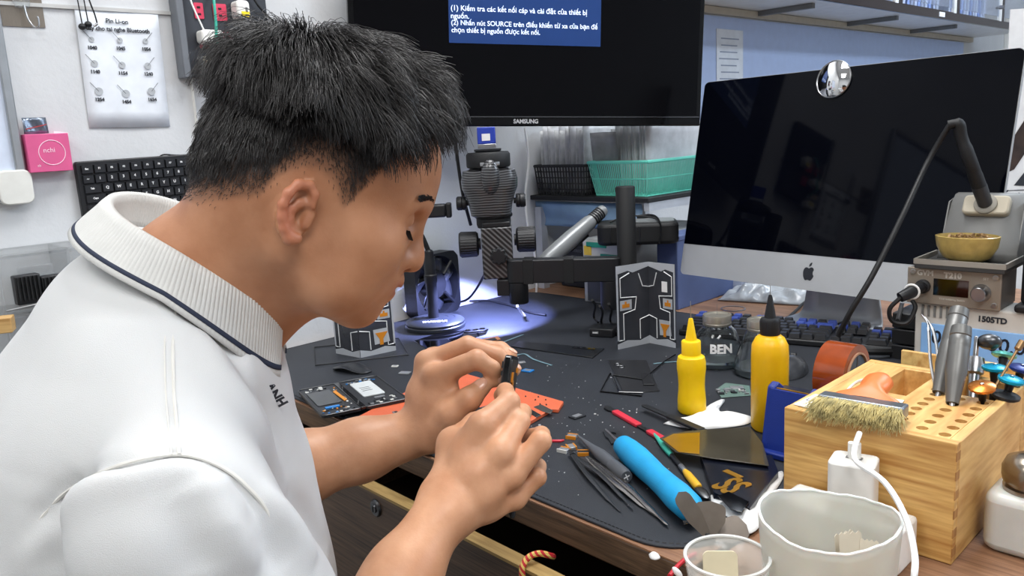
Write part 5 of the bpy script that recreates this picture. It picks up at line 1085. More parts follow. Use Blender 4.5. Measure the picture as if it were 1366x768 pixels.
# blue gripped screwdriver
Mx, L = lie((829, 592), (928, 684), ZM+.0172); bl = thing('blue_screwdriver', 'bright blue foam gripped screwdriver lying on the mat', 'screwdriver', Mx @ RY(90))
MB().lathe([(.0001, 0), (.009, .001), (.0135, .006), (.0155, L*.12), (.0165, L*.25), (.0155, L*.42), (.0145, L*.52), (.015, L*.65), (.0165, L*.8), (.0155, L*.93), (.010, L*.99), (.0001, L)], 32).build('grip', mat('grip_blue', (26, 160, 218), .55, bump=.3, bs=900, var=.1), bl)
MB().cyl((0, 0, .002), (0, 0, -.056), .0016, .0012, 10).build('shaft', mmetal, bl); MB().lathe([(.006, 0), (.0062, .006), (.0001, .0062)], 16, T(.012, -.002, L*.93) @ RY(40)).build('end_cap', mclear, bl)
# black guitar-pick opener
op = thing('pry_opener', 'black plastic opening tool with round hole on mat', 'pry tool', frame(P(820, 584, ZM), P(830, 600, ZM)-P(812, 568, ZM))); 
ou = [Vector((-.022, -.009)), Vector((-.022, .009)), Vector((.022, .012)), Vector((.022, -.012))]
vs = []; n_ = 32
for z in (0, .0025):
    for i in range(n_):
        a_ = 2*pi*i/n_; m_ = max(abs(cos(a_)), abs(sin(a_))); vs.append((.024*cos(a_)/m_, .012*sin(a_)/m_*(1 if cos(a_) < 0 else .8), z))
    for i in range(n_): a_ = 2*pi*i/n_; vs.append((-.010+.006*cos(a_), .0045*sin(a_), z))
f_ = []
for i in range(n_):
    j = (i+1) % n_; f_ += [(2*n_+i, 2*n_+j, 3*n_+j, 3*n_+i), (j, i, n_+i, n_+j), (i, j, 2*n_+j, 2*n_+i), (n_+j, n_+i, 3*n_+i, 3*n_+j)]
MB().add(vs, f_).build('blade', mdk, op)
# tweezers
def tweezers(j, t1, t2, label, w_=.0035, m=None, zj=.006):
    pj = P(*j, ZM+zj); m = m or mmetal; t = thing('tweezers', label, 'tweezers', T(*pj))
    for k, tip in enumerate((t1, t2)):
        pt = P(*tip, ZM+.0015+.002*k)-pj; mid = pt*.45+Vector((0, 0, .002)); side = Vector((pt.y, -pt.x, 0)).normalized()*(.004 if k == 0 else -.004)
        MB().tube(smooth_path([Vector((0, 0, 0)), mid*.5+side*.6, mid+side, pt*.8+side*.5, pt], 5), [w_]*12+[w_*.8]*4+[w_*.45]*4+[.0006], 8, flat=.35, up=(0, 0, 1)).build('arm', m, t)
    d = -(P(*t1, ZM)-pj).normalized(); MB().tube([Vector((0, 0, 0)), d*.012], [.0042, .003], 8, flat=.5, up=(0, 0, 1)).build('joint', m, t); return t
tweezers((764, 606), (828, 682), (845, 678), 'thin dark steel tweezers with open tips on mat', .0032, mdmetal); tweezers((789, 614), (880, 690), (891, 700), 'wide polished steel tweezers lying beside blue screwdriver', .0048, mat('polished', (150, 146, 142), .22, .95))
# small parts by the tweezers
rbt = tag(MB().tube([P(733, 587, ZM+.001), P(737, 588, ZM+.0015), P(748, 588, ZM+.0015), P(752, 587, ZM+.001)], [.0012, .002, .002, .0012], 6).build('red_link', mred), 'tiny red plastic link beside the near hand', 'plastic piece')
for i, (x, y, a_, lb) in enumerate(((763, 584, 20, 'gold edged camera module above the tweezers'), (762, 598, -30, 'gold edged camera module touching the tweezers'), (778, 606, 40, 'dark camera module with copper foil under tweezers'), (752, 602, 10, 'clear bent film tab left of the tweezers'))):
    q = P(x, y, ZM); c_ = thing('camera_module', lb, 'phone part', T(*q) @ RZ(a_), None); MB().box((0, 0, .002), (.014, .009, .004)).build('housing', msil if i != 2 else mdk, c_, bevel=.0005); MB().box((0, .005, .0022), (.0145, .002, .0046)).build('gold_edge', mflex, c_); MB().box((0, -.005, .0022), (.0145, .0018, .0046)).build('gold_edge', mflex if i != 3 else mpc, c_)
# blade set behind the swab cup
pv = P(945, 716, ZM+.004)
bls = thing('spatula_set', 'fan of three dull steel spatula blades behind swab cup', 'spatula set', T(*pv))
for tip, w_, h in (((905, 656), .009, .04), ((948, 668), .016, .032), ((996, 700), .014, .028)):
    d = D(*tip, PR(pv)[2]+.01)-pv; L = d.length; side = CR*w_; n_ = 14; ol = []
    for k in range(n_+1):
        u = k/n_; wv = (.35+.65*min(1, u*2.2)) if u < .8 else sqrt(max(0, 1-((u-.8)/.2)**2)); ol.append((u, wv))
    dn_ = d.normalized(); sd_ = (side - dn_*side.dot(dn_)).normalized()*w_
    v_ = [d*u+sd_*wv for u, wv in ol]+[d*u-sd_*wv for u, wv in reversed(ol)]
    MB().add(v_, [tuple(range(len(v_)))]).build('blade', mat('dull_steel', (120, 112, 104), .4, .85, var=.2), bls, solid=.0009)
MB().cyl((-.006, .002, .001), (.008, -.004, .001), .003, n=10).build('rivet', mblack, bls)
# red cable and braided cord near the drawer
cable('red_cable', [P(893, 768, .002), P(903, 756, .002), P(915, 745, .0035), P(928, 738, .0045)], .0022, mat('cable_red', (190, 40, 50), .45), 'short red cable at the corner of the mat')
mbra = stripes('braid', (200, 40, 50), (235, 200, 110), 75, 'DIAGONAL', .7, 0)
cz = -.05+.0; pts = [P(697, 772, -.062), P(697, 757, -.05), P(704, 744, -.044), P(718, 738, -.043), P(734, 741, -.05), P(738, 742, -.056)]
cable('braided_cord', pts, .0036, mbra, 'red and yellow braided cord draped over the drawer edge', 'cord')
tf = tissue('cotton_tuft', 'small white cotton tuft at the corner of the mat', ((866, 741), (871, 738), (878, 741), (880, 746), (874, 748), (868, 746)), .003, .004, mtis, 5.5)
# circuit board by the amber bottle
bd_, b_, c_ = plate_thing('circuit_board', 'small circuit board with shields lying behind amber bottle', 'circuit board', ((955, 520), (968, 511), (1000, 515), (1002, 528), (962, 531)), .0012, mat('pcb_grey', (96, 120, 112), .4))
O = P(958, 528, ZM); ea = (P(1000, 527, ZM)-O).normalized(); eb = Vector((-ea.y, ea.x, 0)); random.seed(2); scatter_parts(bd_, O, ea, eb, .048, .03, 22, .0013, [msil, mpc, mdk, msil], .002, .008, .002)
# crumbs: specks of glue and solder nobody could count
cr = MB(); random.seed(77)
for i in range(230):
    px, py = random.gauss(745, 95), random.gauss(535, 55)
    if py < 470 or py > 690 or px < 420 or px > 1000: continue
    q = P(px, py, ZM+.0004)
    if q.y < .02: continue
    s_ = abs(random.gauss(0, .0007))+.0003; cr.box((0, 0, 0), (s_*1.6, s_, s_*.7), T(*q) @ RZ(random.uniform(0, 180)))
co_ = cr.build('crumbs', mat('crumb', (205, 205, 205), .6, var=.2)); tag(co_, 'scattered pale specks of glue and solder on the mat', 'crumbs', kind='stuff')
# ================================================================ the man (one continuous body grown from a distance field)
class SDF:
    def __init__(s): s.p = []      # (kind, data, k, sign, lo, hi)
    def cone(s, a, b, ra, rb, k=.006, sub=False):
        a, b = np.array(a, float), np.array(b, float); r = max(ra, rb)
        s.p.append(('c', (a, b, ra, rb), k, sub, np.minimum(a, b)-r, np.maximum(a, b)+r)); return s
    def chain(s, pts, rs, k=.006):
        for i in range(len(pts)-1): s.cone(pts[i], pts[i+1], rs[i], rs[i+1], k)
        return s
    def ell(s, c, R, rad, k=.01, sub=False):
        c = np.array(c, float); R = np.array(R, float); rad = np.array(rad, float); m = rad.max()
        s.p.append(('e', (c, R, rad), k, sub, c-m, c+m)); return s
    def ev(s, P_, idx=None):
        d = np.full(len(P_), 1.0)
        for i in (range(len(s.p)) if idx is None else idx):
            kind, q, k, sub, lo, hi = s.p[i]
            if kind == 'c':
                a, b, ra, rb = q; ba = b-a; t = np.clip(((P_-a)@ba)/max(ba@ba, 1e-12), 0, 1)
                e = np.linalg.norm(P_-a-t[:, None]*ba, axis=1)-(ra+(rb-ra)*t)
            else:
                c, R, rad = q; l = (P_-c)@R; k0 = np.linalg.norm(l/rad, axis=1); k1 = np.linalg.norm(l/rad**2, axis=1); e = k0*(k0-1)/np.maximum(k1, 1e-9)
            if sub:
                h = np.maximum(k-np.abs(-d-e), 0)/k; d = np.maximum(d, -e)+h*h*k*.25
            else:
                h = np.maximum(k-np.abs(d-e), 0)/k; d = np.minimum(d, e)-h*h*k*.25
        return d
    def mesh(s, h, pad=.02, B=16):
        lo = np.min([p[4] for p in s.p if not p[3]], 0)-pad; hi = np.max([p[5] for p in s.p if not p[3]], 0)+pad
        n = np.ceil((hi-lo)/(h*B)).astype(int); LO = np.array([p[4] for p in s.p]); HI = np.array([p[5] for p in s.p])
        g = np.stack(np.meshgrid(*[np.arange(k) for k in n], indexing='ij'), -1).reshape(-1, 3)
        cen = lo+(g+.5)*h*B; hd = h*B*.5*sqrt(3)
        d = s.ev(cen); act = g[np.abs(d) < hd*1.35+.012]; BIG = 1 << 20
        loc = np.stack(np.meshgrid(*[np.arange(B+1)]*3, indexing='ij'), -1).reshape(-1, 3)
        corner = [(i, j, k) for i in (0, 1) for j in (0, 1) for k in (0, 1)]
        edges = [(a, b) for a in range(8) for b in range(a+1, 8) if sum(abs(np.subtract(corner[a], corner[b]))) == 1]
        CK = []; CV_ = []; EK = []
        key = lambda q: (q[:, 0].astype(np.int64)*4096+q[:, 1])*4096+q[:, 2]
        for b in act:
            c = lo+(b+.5)*h*B; dist = np.linalg.norm(np.maximum(0, np.maximum(LO-c, c-HI)), axis=1); idx = np.nonzero(dist < hd+.045)[0]
            if not len(idx): continue
            gi = loc+b*B; f = s.ev(lo+gi*h, idx).reshape(B+1, B+1, B+1); ins = f < 0
            if ins.all() or not ins.any(): continue
            c8 = np.stack([f[i:B+i, j:B+j, k:B+k] for i, j, k in corner], -1); s8 = c8 < 0; m = s8.any(-1) & ~s8.all(-1)
            cells = np.argwhere(m)
            if not len(cells): continue
            v8 = c8[m]; acc = np.zeros((len(cells), 3)); cnt = np.zeros(len(cells))
            for a, e in edges:
                va, ve = v8[:, a], v8[:, e]; x = (va < 0) != (ve < 0); t = np.where(x, va/np.where(x, va-ve, 1), 0)
                pa, pe = np.array(corner[a]), np.array(corner[e]); acc += np.where(x[:, None], pa+t[:, None]*(pe-pa), 0); cnt += x
            gc = cells+b*B; CK.append(key(gc)); CV_.append(lo+(gc+acc/cnt[:, None])*h)
            for ax in range(3):
                sl0 = [slice(0, B)]*3; sl1 = list(sl0); sl1[ax] = slice(1, B+1); i0, i1 = ins[tuple(sl0)], ins[tuple(sl1)]; x = np.argwhere(i0 != i1)
                if len(x): EK.append(np.concatenate([x+b*B, np.full((len(x), 1), ax), i0[tuple(x.T)][:, None].astype(int)], 1))
        ck = np.concatenate(CK); cv = np.concatenate(CV_); o = np.argsort(ck); ck, cv = ck[o], cv[o]; E = np.concatenate(EK); quads = []
        for ax in range(3):
            e = E[E[:, 3] == ax]; q = e[:, :3]; u, v = [(1, 2), (2, 0), (0, 1)][ax]; vs = []
            for du, dv in ((-1, -1), (0, -1), (0, 0), (-1, 0)):
                r = q.copy(); r[:, u] += du; r[:, v] += dv; kk = key(r); p = np.minimum(np.searchsorted(ck, kk), len(ck)-1); vs.append(np.where(ck[p] == kk, p, -1))
            vs = np.stack(vs, 1); ok = (vs >= 0).all(1); vs = vs[ok]; fl = e[ok, 4] == 0; vs[fl] = vs[fl][:, ::-1]; quads.append(vs)
        F = np.concatenate(quads)
        # project vertices onto the surface
        return cv, F
    def proj(s, V, it=2, h=.0008):
        LO = np.array([p[4] for p in s.p]); HI = np.array([p[5] for p in s.p])
        order = np.argsort((np.floor(V/.05).astype(int)@np.array([10000, 100, 1]))); out = V.copy()
        for ch in np.array_split(order, max(1, len(V)//1500)):
            X = V[ch]; lo, hi = X.min(0), X.max(0); idx = np.nonzero(((LO-.04 < hi) & (HI+.04 > lo)).all(1))[0]
            for _ in range(it):
                f = s.ev(X, idx); G = np.stack([s.ev(X+h*e, idx)-f for e in np.eye(3)], 1)/h; X = X-np.clip(f, -.003, .003)[:, None]*G/np.maximum((G*G).sum(1), .25)[:, None]
            out[ch] = X
        return out
def smooth_mesh(V, F, it=1, lam=.5):
    a = F[:, [0, 1, 2, 3]].ravel(); b = F[:, [1, 2, 3, 0]].ravel(); n = len(V); cnt = np.bincount(a, minlength=n)+np.bincount(b, minlength=n)
    for _ in range(it):
        acc = np.stack([np.bincount(a, V[b, i], n)+np.bincount(b, V[a, i], n) for i in range(3)], 1); V = V+lam*(acc/np.maximum(cnt, 1)[:, None]-V)
    return V
def normals(V, F):
    n = np.cross(V[F[:, 2]]-V[F[:, 0]], V[F[:, 3]]-V[F[:, 1]]); N_ = np.zeros_like(V)
    for k in range(4): np.add.at(N_, F[:, k], n)
    return N_/np.maximum(np.linalg.norm(N_, axis=1), 1e-12)[:, None]
def np_object(name, V, F, mats, parent, attr=None):
    me = bpy.data.meshes.new(name); me.vertices.add(len(V)); me.vertices.foreach_set('co', V.astype(np.float32).ravel())
    k = F.shape[1]; me.loops.add(F.size); me.loops.foreach_set('vertex_index', F.astype(np.int32).ravel()); me.polygons.add(len(F)); me.polygons.foreach_set('loop_start', np.arange(len(F), dtype=np.int32)*k)
    me.polygons.foreach_set('use_smooth', np.ones(len(F), bool)); me.update(calc_edges=True); me.validate()
    for nm, arr in (attr or {}).items():
        a = me.attributes.new(nm, 'FLOAT_COLOR', 'POINT'); a.data.foreach_set('color', np.concatenate([arr, np.ones((len(arr), 1))], 1).astype(np.float32).ravel())
    for m in mats: me.materials.append(m)
    o = bpy.data.objects.new(name, me); COL.objects.link(o); o.parent = parent; return o

NR, NU, NV = np.array(CR), np.array(CU), np.array(CV); NC = np.array(CPOS)
def J(px, py, Z): return np.array(D(px, py, Z))
# ---------------- head frame
HPITCH, HYAW = radians(25), radians(17)
hf = (NR*cos(HPITCH)-NU*sin(HPITCH))*cos(HYAW)+NV*sin(HYAW); hf /= np.linalg.norm(hf)
hl_ = NV-hf*(NV@hf); hl_ /= np.linalg.norm(hl_)            # his left (away from the viewer)
hu = np.cross(hf, hl_); HO = J(410, 276, .705)
HM = np.stack([hf, hl_, hu], 1)                            # columns: forward, left, up
def H(x, y, z): return HO+HM@np.array([x*.95, y, z*(1.07 if z > 0 else .83)])/1000.
def toH(P_):
    q = (P_-HO)@HM*1000.; q[:, 0] /= .95; q[:, 2] = np.where(q[:, 2] > 0, q[:, 2]/1.07, q[:, 2]/.83); return q
body = SDF()
def hell(c, r, k=10, tilt=0, sub=False):
    R = HM
    if tilt: c_, s_ = cos(radians(tilt)), sin(radians(tilt)); R = HM@np.array([[c_, 0, s_], [0, 1, 0], [-s_, 0, c_]])
    body.ell(H(*c), R, np.array(r)/1000., k/1000., sub)
def hcone(a, b, ra, rb, k=6, sub=False): body.cone(H(*a), H(*b), ra/1000., rb/1000., k/1000., sub)
hell((-6, 0, 46), (96, 74, 80)); hell((34, 0, 52), (58, 63, 58), 25); hell((42, 0, -8), (50, 58, 64), 25)
hell((-30, 0, 10), (64, 60, 60), 30)
for s in (-1, 1):
    hcone((6, s*50, -42), (40, s*42, -62), 16, 14, 26); hcone((40, s*42, -62), (74, s*13, -76), 14, 13, 24)
    hell((56, s*43, -4), (28, 20, 18), 24); hell((50, s*36, -38), (32, 22, 30), 26)
    hcone((88, s*10, 39), (73, s*44, 37), 8, 7, 16)
    hell((90, s*32, 25), (13, 15, 10), 10, sub=True)
    hell((73, s*31, 24), (14.5, 16, 12.5), 5)
    hcone((99, s*11, -8), (95, s*13, -11), 7, 6, 7)
    hcone((88, s*17, -36), (76, s*25, -39), 6, 4, 8)
hell((78, 0, -74), (19, 22, 15), 18); hell((82, 0, -38), (18, 26, 20), 20)
hcone((93, 0, 28), (106, 0, 2), 7.5, 8.5, 10); hcone((104, 0, 2), (108, 0, -6), 8.5, 9.5, 8)
hcone((100, -6, -32), (100, 6, -32), 6.5, 6.5, 7); hcone((100, 6, -32), (88, 20, -37), 6, 4, 6); hcone((100, -6, -32), (88, -20, -37), 6, 4, 6)
hcone((95, -7, -47), (95, 7, -47), 7, 7, 7); hcone((95, 7, -47), (84, 20, -41), 6.5, 4, 6); hcone((95, -7, -47), (84, -20, -41), 6.5, 4, 6)
hcone((105, -16, -39.5), (105, 16, -39.5), 2.2, 2.2, 3, True)
for s in (-1, 1): hcone((103, s*7, -15), (104, s*5, -13), 3.2, 3, 3, True); hcone((88, s*24, 19), (84, s*38, 19), 1.3, 1.3, 2, True)
# ears
for s in (-1, 1):
    def E_(u, v, o): u, v = u*.82, v*.8; return (-6+u*.93-v*.12, s*(70+o+max(0, -u)*.45), -8+v*(.97 if v > 0 else 1.1)+u*.15)   # u forward, v up, o outward (mm)
    body.ell(H(*E_(-3, 0, 2)), HM, np.array((12, 5, 21))/1000., .006)
    ring = [(10, 12), (9, 24), (1, 31), (-10, 29), (-17, 19), (-19, 6), (-16, -7), (-10, -18), (-2, -26), (5, -25)]
    rr = [2.6, 3.1, 3.5, 3.7, 3.7, 3.5, 3.5, 3.9, 5.4, 4.2]
    for i in range(len(ring)-1): hcone(E_(*ring[i], 8), E_(*ring[i+1], 8), rr[i], rr[i+1], 3.5)
    hell(E_(2, -2, 9), (7.5, 6, 10.5), 4, sub=True); hell(E_(-2, 15, 10), (6.5, 4.5, 7.5), 3, sub=True)
    inner = [(6, 14), (-4, 12), (-9, 3), (-8, -8), (-2, -15)]
    for i in range(len(inner)-1): hcone(E_(*inner[i], 6), E_(*inner[i+1], 6), 2.5, 2.5, 3.5)
    hcone(E_(10, 2, 4), E_(9, -8, 5), 3.8, 3.6, 3.5)
# ---------------- neck and hidden torso core
nb_ = J(262, 388, .725); NECK = len(body.p)
body.cone(H(-22, 0, -8), nb_, .056, .063, .03); body.cone(H(20, 0, -40), J(322, 425, .735), .034, .044, .03)
RS, LS = J(240, 715, .535), J(196, 372, .93)
body.cone(nb_, J(180, 560, .75), .06, .085, .03); body.cone(J(180, 560, .75), J(120, 820, .77), .085, .09, .03)
body.cone(J(240, 470, .72), RS, .03, .035, .02); body.cone(J(240, 470, .74), LS, .03, .035, .02)
# ---------------- near arm (his right)
RE = J(400, 1010, .62); RW = J(597, 672, .768)
body.chain([RS, RE], [.046, .040], .02); body.chain([RE, J(465, 885, .668), J(536, 770, .722), RW], [.041, .040, .031, .0245], .02)
body.cone(J(592, 664, .778), J(604, 682, .762), .0235, .0225, .015)
rm = [J(644, 566, .778), J(668, 602, .768), J(683, 634, .772), J(687, 664, .786)]
rwr = [J(598, 652, .783), J(602, 664, .77), J(608, 676, .766), J(612, 686, .772)]
for i in range(4): body.cone(rwr[i], rm[i], .0165, (.0128, .0126, .0118, .0105)[i], .013)
for i in range(3): body.cone((rwr[i]+rm[i])/2, (rwr[i+1]+rm[i+1])/2, .0135, .013, .012)
def finger(pts, rs, k=.0035):
    body.chain([pts[0], pts[1]], rs[:2], .006)
    for i in range(1, len(pts)-1): body.cone(pts[i], pts[i+1], rs[i], rs[i+1], k)
finger([rm[0], J(679, 536, .80), J(674, 522, .832), J(668, 527, .85)], [.0122, .0106, .0086, .0076])
finger([rm[1], J(692, 562, .792), J(697, 550, .825), J(684, 553, .843)], [.0122, .0106, .0086, .0076])
finger([rm[2], J(721, 588, .778), J(722, 580, .806), J(702, 582, .825)], [.0115, .0102, .0084, .0074])
finger([rm[3], J(716, 636, .79), J(718, 622, .812), J(702, 618, .83)], [.0102, .009, .0076, .0068])
body.chain([J(600, 634, .79), J(604, 590, .805), J(634, 566, .838), J(660, 552, .856)], [.018, .0138, .0112, .0085], .008); body.cone(J(606, 598, .80), J(640, 576, .785), .0125, .012, .012)
# ---------------- far arm (his left)
LE = J(272, 682, .85); LW = J(556, 577, .905)
body.chain([LS, LE], [.045, .040], .02); body.chain([LE, J(400, 624, .875), J(480, 600, .892), LW], [.040, .0365, .0315, .0262], .02)
lm = [J(580, 502, .888), J(569, 483, .906), J(578, 478, .926), J(590, 486, .942)]
lwr = [J(562, 572, .893), J(558, 566, .905), J(562, 562, .917), J(568, 562, .926)]
for i in range(4): body.cone(lwr[i], lm[i], .0165, (.0132, .0128, .012, .0108)[i], .014)
for i in range(3): body.cone((lwr[i]+lm[i])/2, (lwr[i+1]+lm[i+1])/2, .014, .0135, .012)
finger([lm[0], J(636, 479, .868), J(656, 492, .874), J(660, 507, .880)], [.0122, .0104, .0092, .0078])
finger([lm[1], J(624, 461, .90), J(664, 474, .898), J(685, 493, .895)], [.012, .0106, .0094, .008])
finger([lm[2], J(634, 463, .923), J(668, 466, .917), J(681, 474, .910)], [.0115, .0098, .0086, .0076])
finger([lm[3], J(636, 480, .938), J(658, 486, .932), J(668, 496, .922)], [.0102, .0088, .0076, .0068])
body.chain([J(574, 582, .894), J(602, 553, .872), J(626, 532, .868), J(643, 516, .874)], [.0190, .0150, .0122, .0096], .006)
body.cone(J(572, 556, .895), J(598, 520, .888), .014, .0115, .016)
BV, BF = body.mesh(.0021); BV = body.proj(BV, 1); BV = smooth_mesh(BV, BF, 1, .3)
# ---------------- skin colour: lips and stubble are colours of the skin itself, ears are tinted pinker
hloc = toH(BV); hx_, hy_, hz_ = hloc.T
def sm(a, b, x): t = np.clip((x-a)/(b-a), 0, 1); return t*t*(3-2*t)
near_head = np.linalg.norm(BV-HO, axis=1) < .17
lip = np.exp(-((hz_+39.5)/9.5)**4)*np.exp(-(np.abs(hy_)/21)**4)*sm(80, 93, hx_)*near_head
def hairline(x, z):
    # signed measure: >0 inside the hair region (head-local mm, side profile)
    xs = np.array([-115, -100, -82, -64, -50, -40, -35, -28, -19, -6, 7, 15, 21, 25, 30, 38, 50, 62, 80, 120]); zs = np.array([-50, -49, -40, -26, -17, -9, 8, 18, 25, 28, 25, 19, 12, 10, 22, 42, 70, 82, 90, 96])
    return z-np.interp(x, xs, zs)
hl_m = hairline(hx_, hz_)
stub = (.45*sm(-3, 7, hl_m)+.55*sm(6, 34, hl_m))*near_head*(hx_ < 88)
tint = np.stack([lip, stub, sm(18, 30, np.abs(hy_)-56)*np.exp(-((hx_+6)/24)**4)*np.exp(-((hz_+8)/34)**4)*near_head], 1)
msk = bpy.data.materials.new('skin'); msk.use_nodes = True; nt = msk.node_tree; N = nt.nodes; L = nt.links; bs_ = N['Principled BSDF']
tc = N.new('ShaderNodeTexCoord'); n1 = N.new('ShaderNodeTexNoise'); n1.inputs['Scale'].default_value = 28; n1.inputs['Detail'].default_value = 5; L.new(tc.outputs['Object'], n1.inputs['Vector'])
rp = N.new('ShaderNodeValToRGB'); rp.color_ramp.elements[0].position = .32; rp.color_ramp.elements[1].position = .68; rp.color_ramp.elements[0].color = (*lin((192, 138, 102)), 1); rp.color_ramp.elements[1].color = (*lin((214, 162, 126)), 1); L.new(n1.outputs[0], rp.inputs[0])
at = N.new('ShaderNodeAttribute'); at.attribute_name = 'tint'; sep = N.new('ShaderNodeSeparateColor'); L.new(at.outputs['Color'], sep.inputs[0])
prev = rp.outputs[0]
ta = N.new('ShaderNodeAttribute'); ta.attribute_name = 'tan'; tmx = N.new('ShaderNodeMix'); tmx.data_type = 'RGBA'; tmx.blend_type = 'MULTIPLY'; tmx.inputs[7].default_value = (.74, .66, .60, 1); tsp = N.new('ShaderNodeSeparateColor'); L.new(ta.outputs['Color'], tsp.inputs[0]); L.new(tsp.outputs[0], tmx.inputs[0]); L.new(prev, tmx.inputs[6]); prev = tmx.outputs[2]  # darker head skin: shade on the face put into the colour, besides tan
for i, (cc_, f_) in enumerate((((150, 76, 68), .75), ((38, 32, 31), .9), ((196, 104, 82), .45))):
    mx = N.new('ShaderNodeMix'); mx.data_type = 'RGBA'; mx.inputs[7].default_value = (*lin(cc_), 1); mu = N.new('ShaderNodeMath'); mu.operation = 'MULTIPLY'; mu.inputs[1].default_value = f_; L.new(sep.outputs[i], mu.inputs[0]); L.new(mu.outputs[0], mx.inputs[0]); L.new(prev, mx.inputs[6]); prev = mx.outputs[2]
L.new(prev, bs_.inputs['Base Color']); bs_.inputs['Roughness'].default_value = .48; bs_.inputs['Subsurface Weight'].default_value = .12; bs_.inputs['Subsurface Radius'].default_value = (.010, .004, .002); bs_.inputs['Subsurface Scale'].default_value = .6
n2 = N.new('ShaderNodeTexNoise'); n2.inputs['Scale'].default_value = 420; n2.inputs['Detail'].default_value = 2; L.new(tc.outputs['Object'], n2.inputs['Vector']); bp = N.new('ShaderNodeBump'); bp.inputs['Strength'].default_value = .12; bp.inputs['Distance'].default_value = .001; L.new(n2.outputs[0], bp.inputs['Height']); L.new(bp.outputs[0], bs_.inputs['Normal'])
man = thing('person', 'man in white polo shirt bending over the bench holding a phone', 'person', T(0, 0, 0))
np_object('body', BV, BF, [msk], man, {'tint': tint, 'tan': np.repeat(sm(.30, .17, np.linalg.norm(BV-HO, axis=1))[:, None], 3, 1)})  # tan mask fades out from the head; carries painted face shade too
# eyes: brow, lashes
def hp(x, y, z): return Vector(H(x, y, z))
random.seed(31)
for s in (-1, 1):
    lm_ = MB()
    for i in range(22): u = i/21; lm_.tube([hp(90-8*u*u, s*(20+23*u), 17.5-1*u), hp(96-7*u*u, s*(21+25*u), 12-1.5*u)], [.0006, .00012], 3)
    lm_.build('eyelashes', mat('lash', (18, 14, 13), .6), man)
for s in (-1, 1):
    bw__ = MB(); n_ = 420; u = np.random.random(n_); v = np.random.normal(0, 1, n_)
    q = np.array([H(96-17*a**1.6, s*(9+40*a), 41+4*sin(2.6*a)+b*2.6*(1-.5*a)) for a, b in zip(u, v)]); hd_ = list(range(NECK))
    f = body.ev(q, hd_); g = np.stack([body.ev(q+1e-3*e, hd_)-f for e in np.eye(3)], 1)/1e-3; q = q-f[:, None]*g
    for k in range(n_):
        d_ = HM@np.array([-.45, s*.8, .25-.35*u[k]]); bw__.tube([Vector(q[k]), Vector(q[k]+d_*.004+g[k]*.0012), Vector(q[k]+d_*.0075+g[k]*.0008)], [.0004, .00036, .00012], 3)
    bw__.build('eyebrow', MATS['lash'], man)
# ---------------- polo shirt
shirt = SDF()
shirt.cone(J(244, 468, .712), RS, .050, .057, .03); shirt.cone(J(240, 430, .74), LS, .058, .058, .03)
shirt.chain([J(205, 460, .75), J(160, 600, .765), J(95, 800, .785), J(60, 1010, .80)], [.100, .118, .122, .14], .05)
shirt.chain([J(215, 520, .70), J(190, 640, .69), J(130, 820, .70), J(80, 1010, .72)], [.088, .105, .112, .135], .05)
shirt.chain([J(302, 540, .735), J(294, 650, .745), J(290, 780, .76), J(230, 980, .80)], [.048, .075, .10, .13], .04)
SE = RS+(RE-RS)*.72; LSE = LS+(LE-LS)*.66
shirt.chain([RS, RS+(RE-RS)*.35, SE], [.060, .069, .076], .035); shirt.chain([LS, LSE], [.06, .068], .03)
shirt.cone(SE+(RE-RS)*.02, RE+(RE-RS)*.25, .066, .066, .004, True); shirt.cone(LSE+(LE-LS)*.02, LE, .060, .060, .004, True)
SV, SF = shirt.mesh(.0046); SV = smooth_mesh(SV, SF, 3, .5)
def cast(px, py, field=shirt):
    d = np.array(ray(px, py)); t = .3
    for _ in range(80):
        f = field.ev((NC+d*t)[None])[0]; t += f*.9
        if f < 1e-4 or t > 2: break
    return NC+d*t
SN = normals(SV, SF)
def fold(pts, amp, wid, fade=True):
    q = smooth_path([Vector(cast(*p)) for p in pts], 5); Q = np.array([list(v) for v in q]); near = np.nonzero(np.linalg.norm(SV-Q.mean(0), axis=1) < .05+np.linalg.norm(Q-Q.mean(0), axis=1).max()+wid*3)[0]
    dm = np.full(len(near), 9.); tt = np.zeros(len(near))
    for i in range(len(Q)-1):
        a, b = Q[i], Q[i+1]; ba = b-a; t = np.clip(((SV[near]-a)@ba)/(ba@ba+1e-12), 0, 1); d = np.linalg.norm(SV[near]-a-t[:, None]*ba, axis=1); m = d < dm; dm[m] = d[m]; tt[m] = (i+t[m])/(len(Q)-1)
    w_ = np.exp(-(dm/wid)**2)*(np.sin(np.clip(tt, .02, .98)*pi)**.5 if fade else 1); SV[near] += SN[near]*(amp*w_)[:, None]
for pts, amp, wid in [(((30, 722), (90, 655), (160, 620), (240, 606), (300, 625), (345, 665), (366, 705)), -.005, .008), (((40, 730), (100, 668), (170, 636), (240, 624), (300, 644), (340, 690)), .006, .014),
        (((300, 430), (335, 500), (372, 585), (392, 640)), -.006, .012), (((262, 430), (300, 500), (345, 570), (378, 650)), .005, .014), (((325, 470), (352, 540), (382, 610)), .005, .010),
        (((190, 345), (240, 400), (290, 440), (335, 480)), -.006, .012), (((150, 330), (190, 372), (240, 425)), .004, .014),
        (((260, 640), (300, 700), (350, 760)), .006, .016), (((300, 640), (345, 700), (380, 768)), -.006, .014), (((250, 660), (262, 720), (270, 768)), -.004, .018), (((345, 660), (385, 700), (420, 750)), .006, .014),
        (((60, 690), (50, 740), (50, 790)), .004, .02), (((130, 420), (90, 520), (40, 640)), .003, .03), (((385, 650), (410, 690), (440, 740)), -.005, .012), (((110, 640), (80, 700), (70, 768)), -.004, .02)]: fold(pts, amp*1.5, wid)
SV = smooth_mesh(SV, SF, 1, .4)
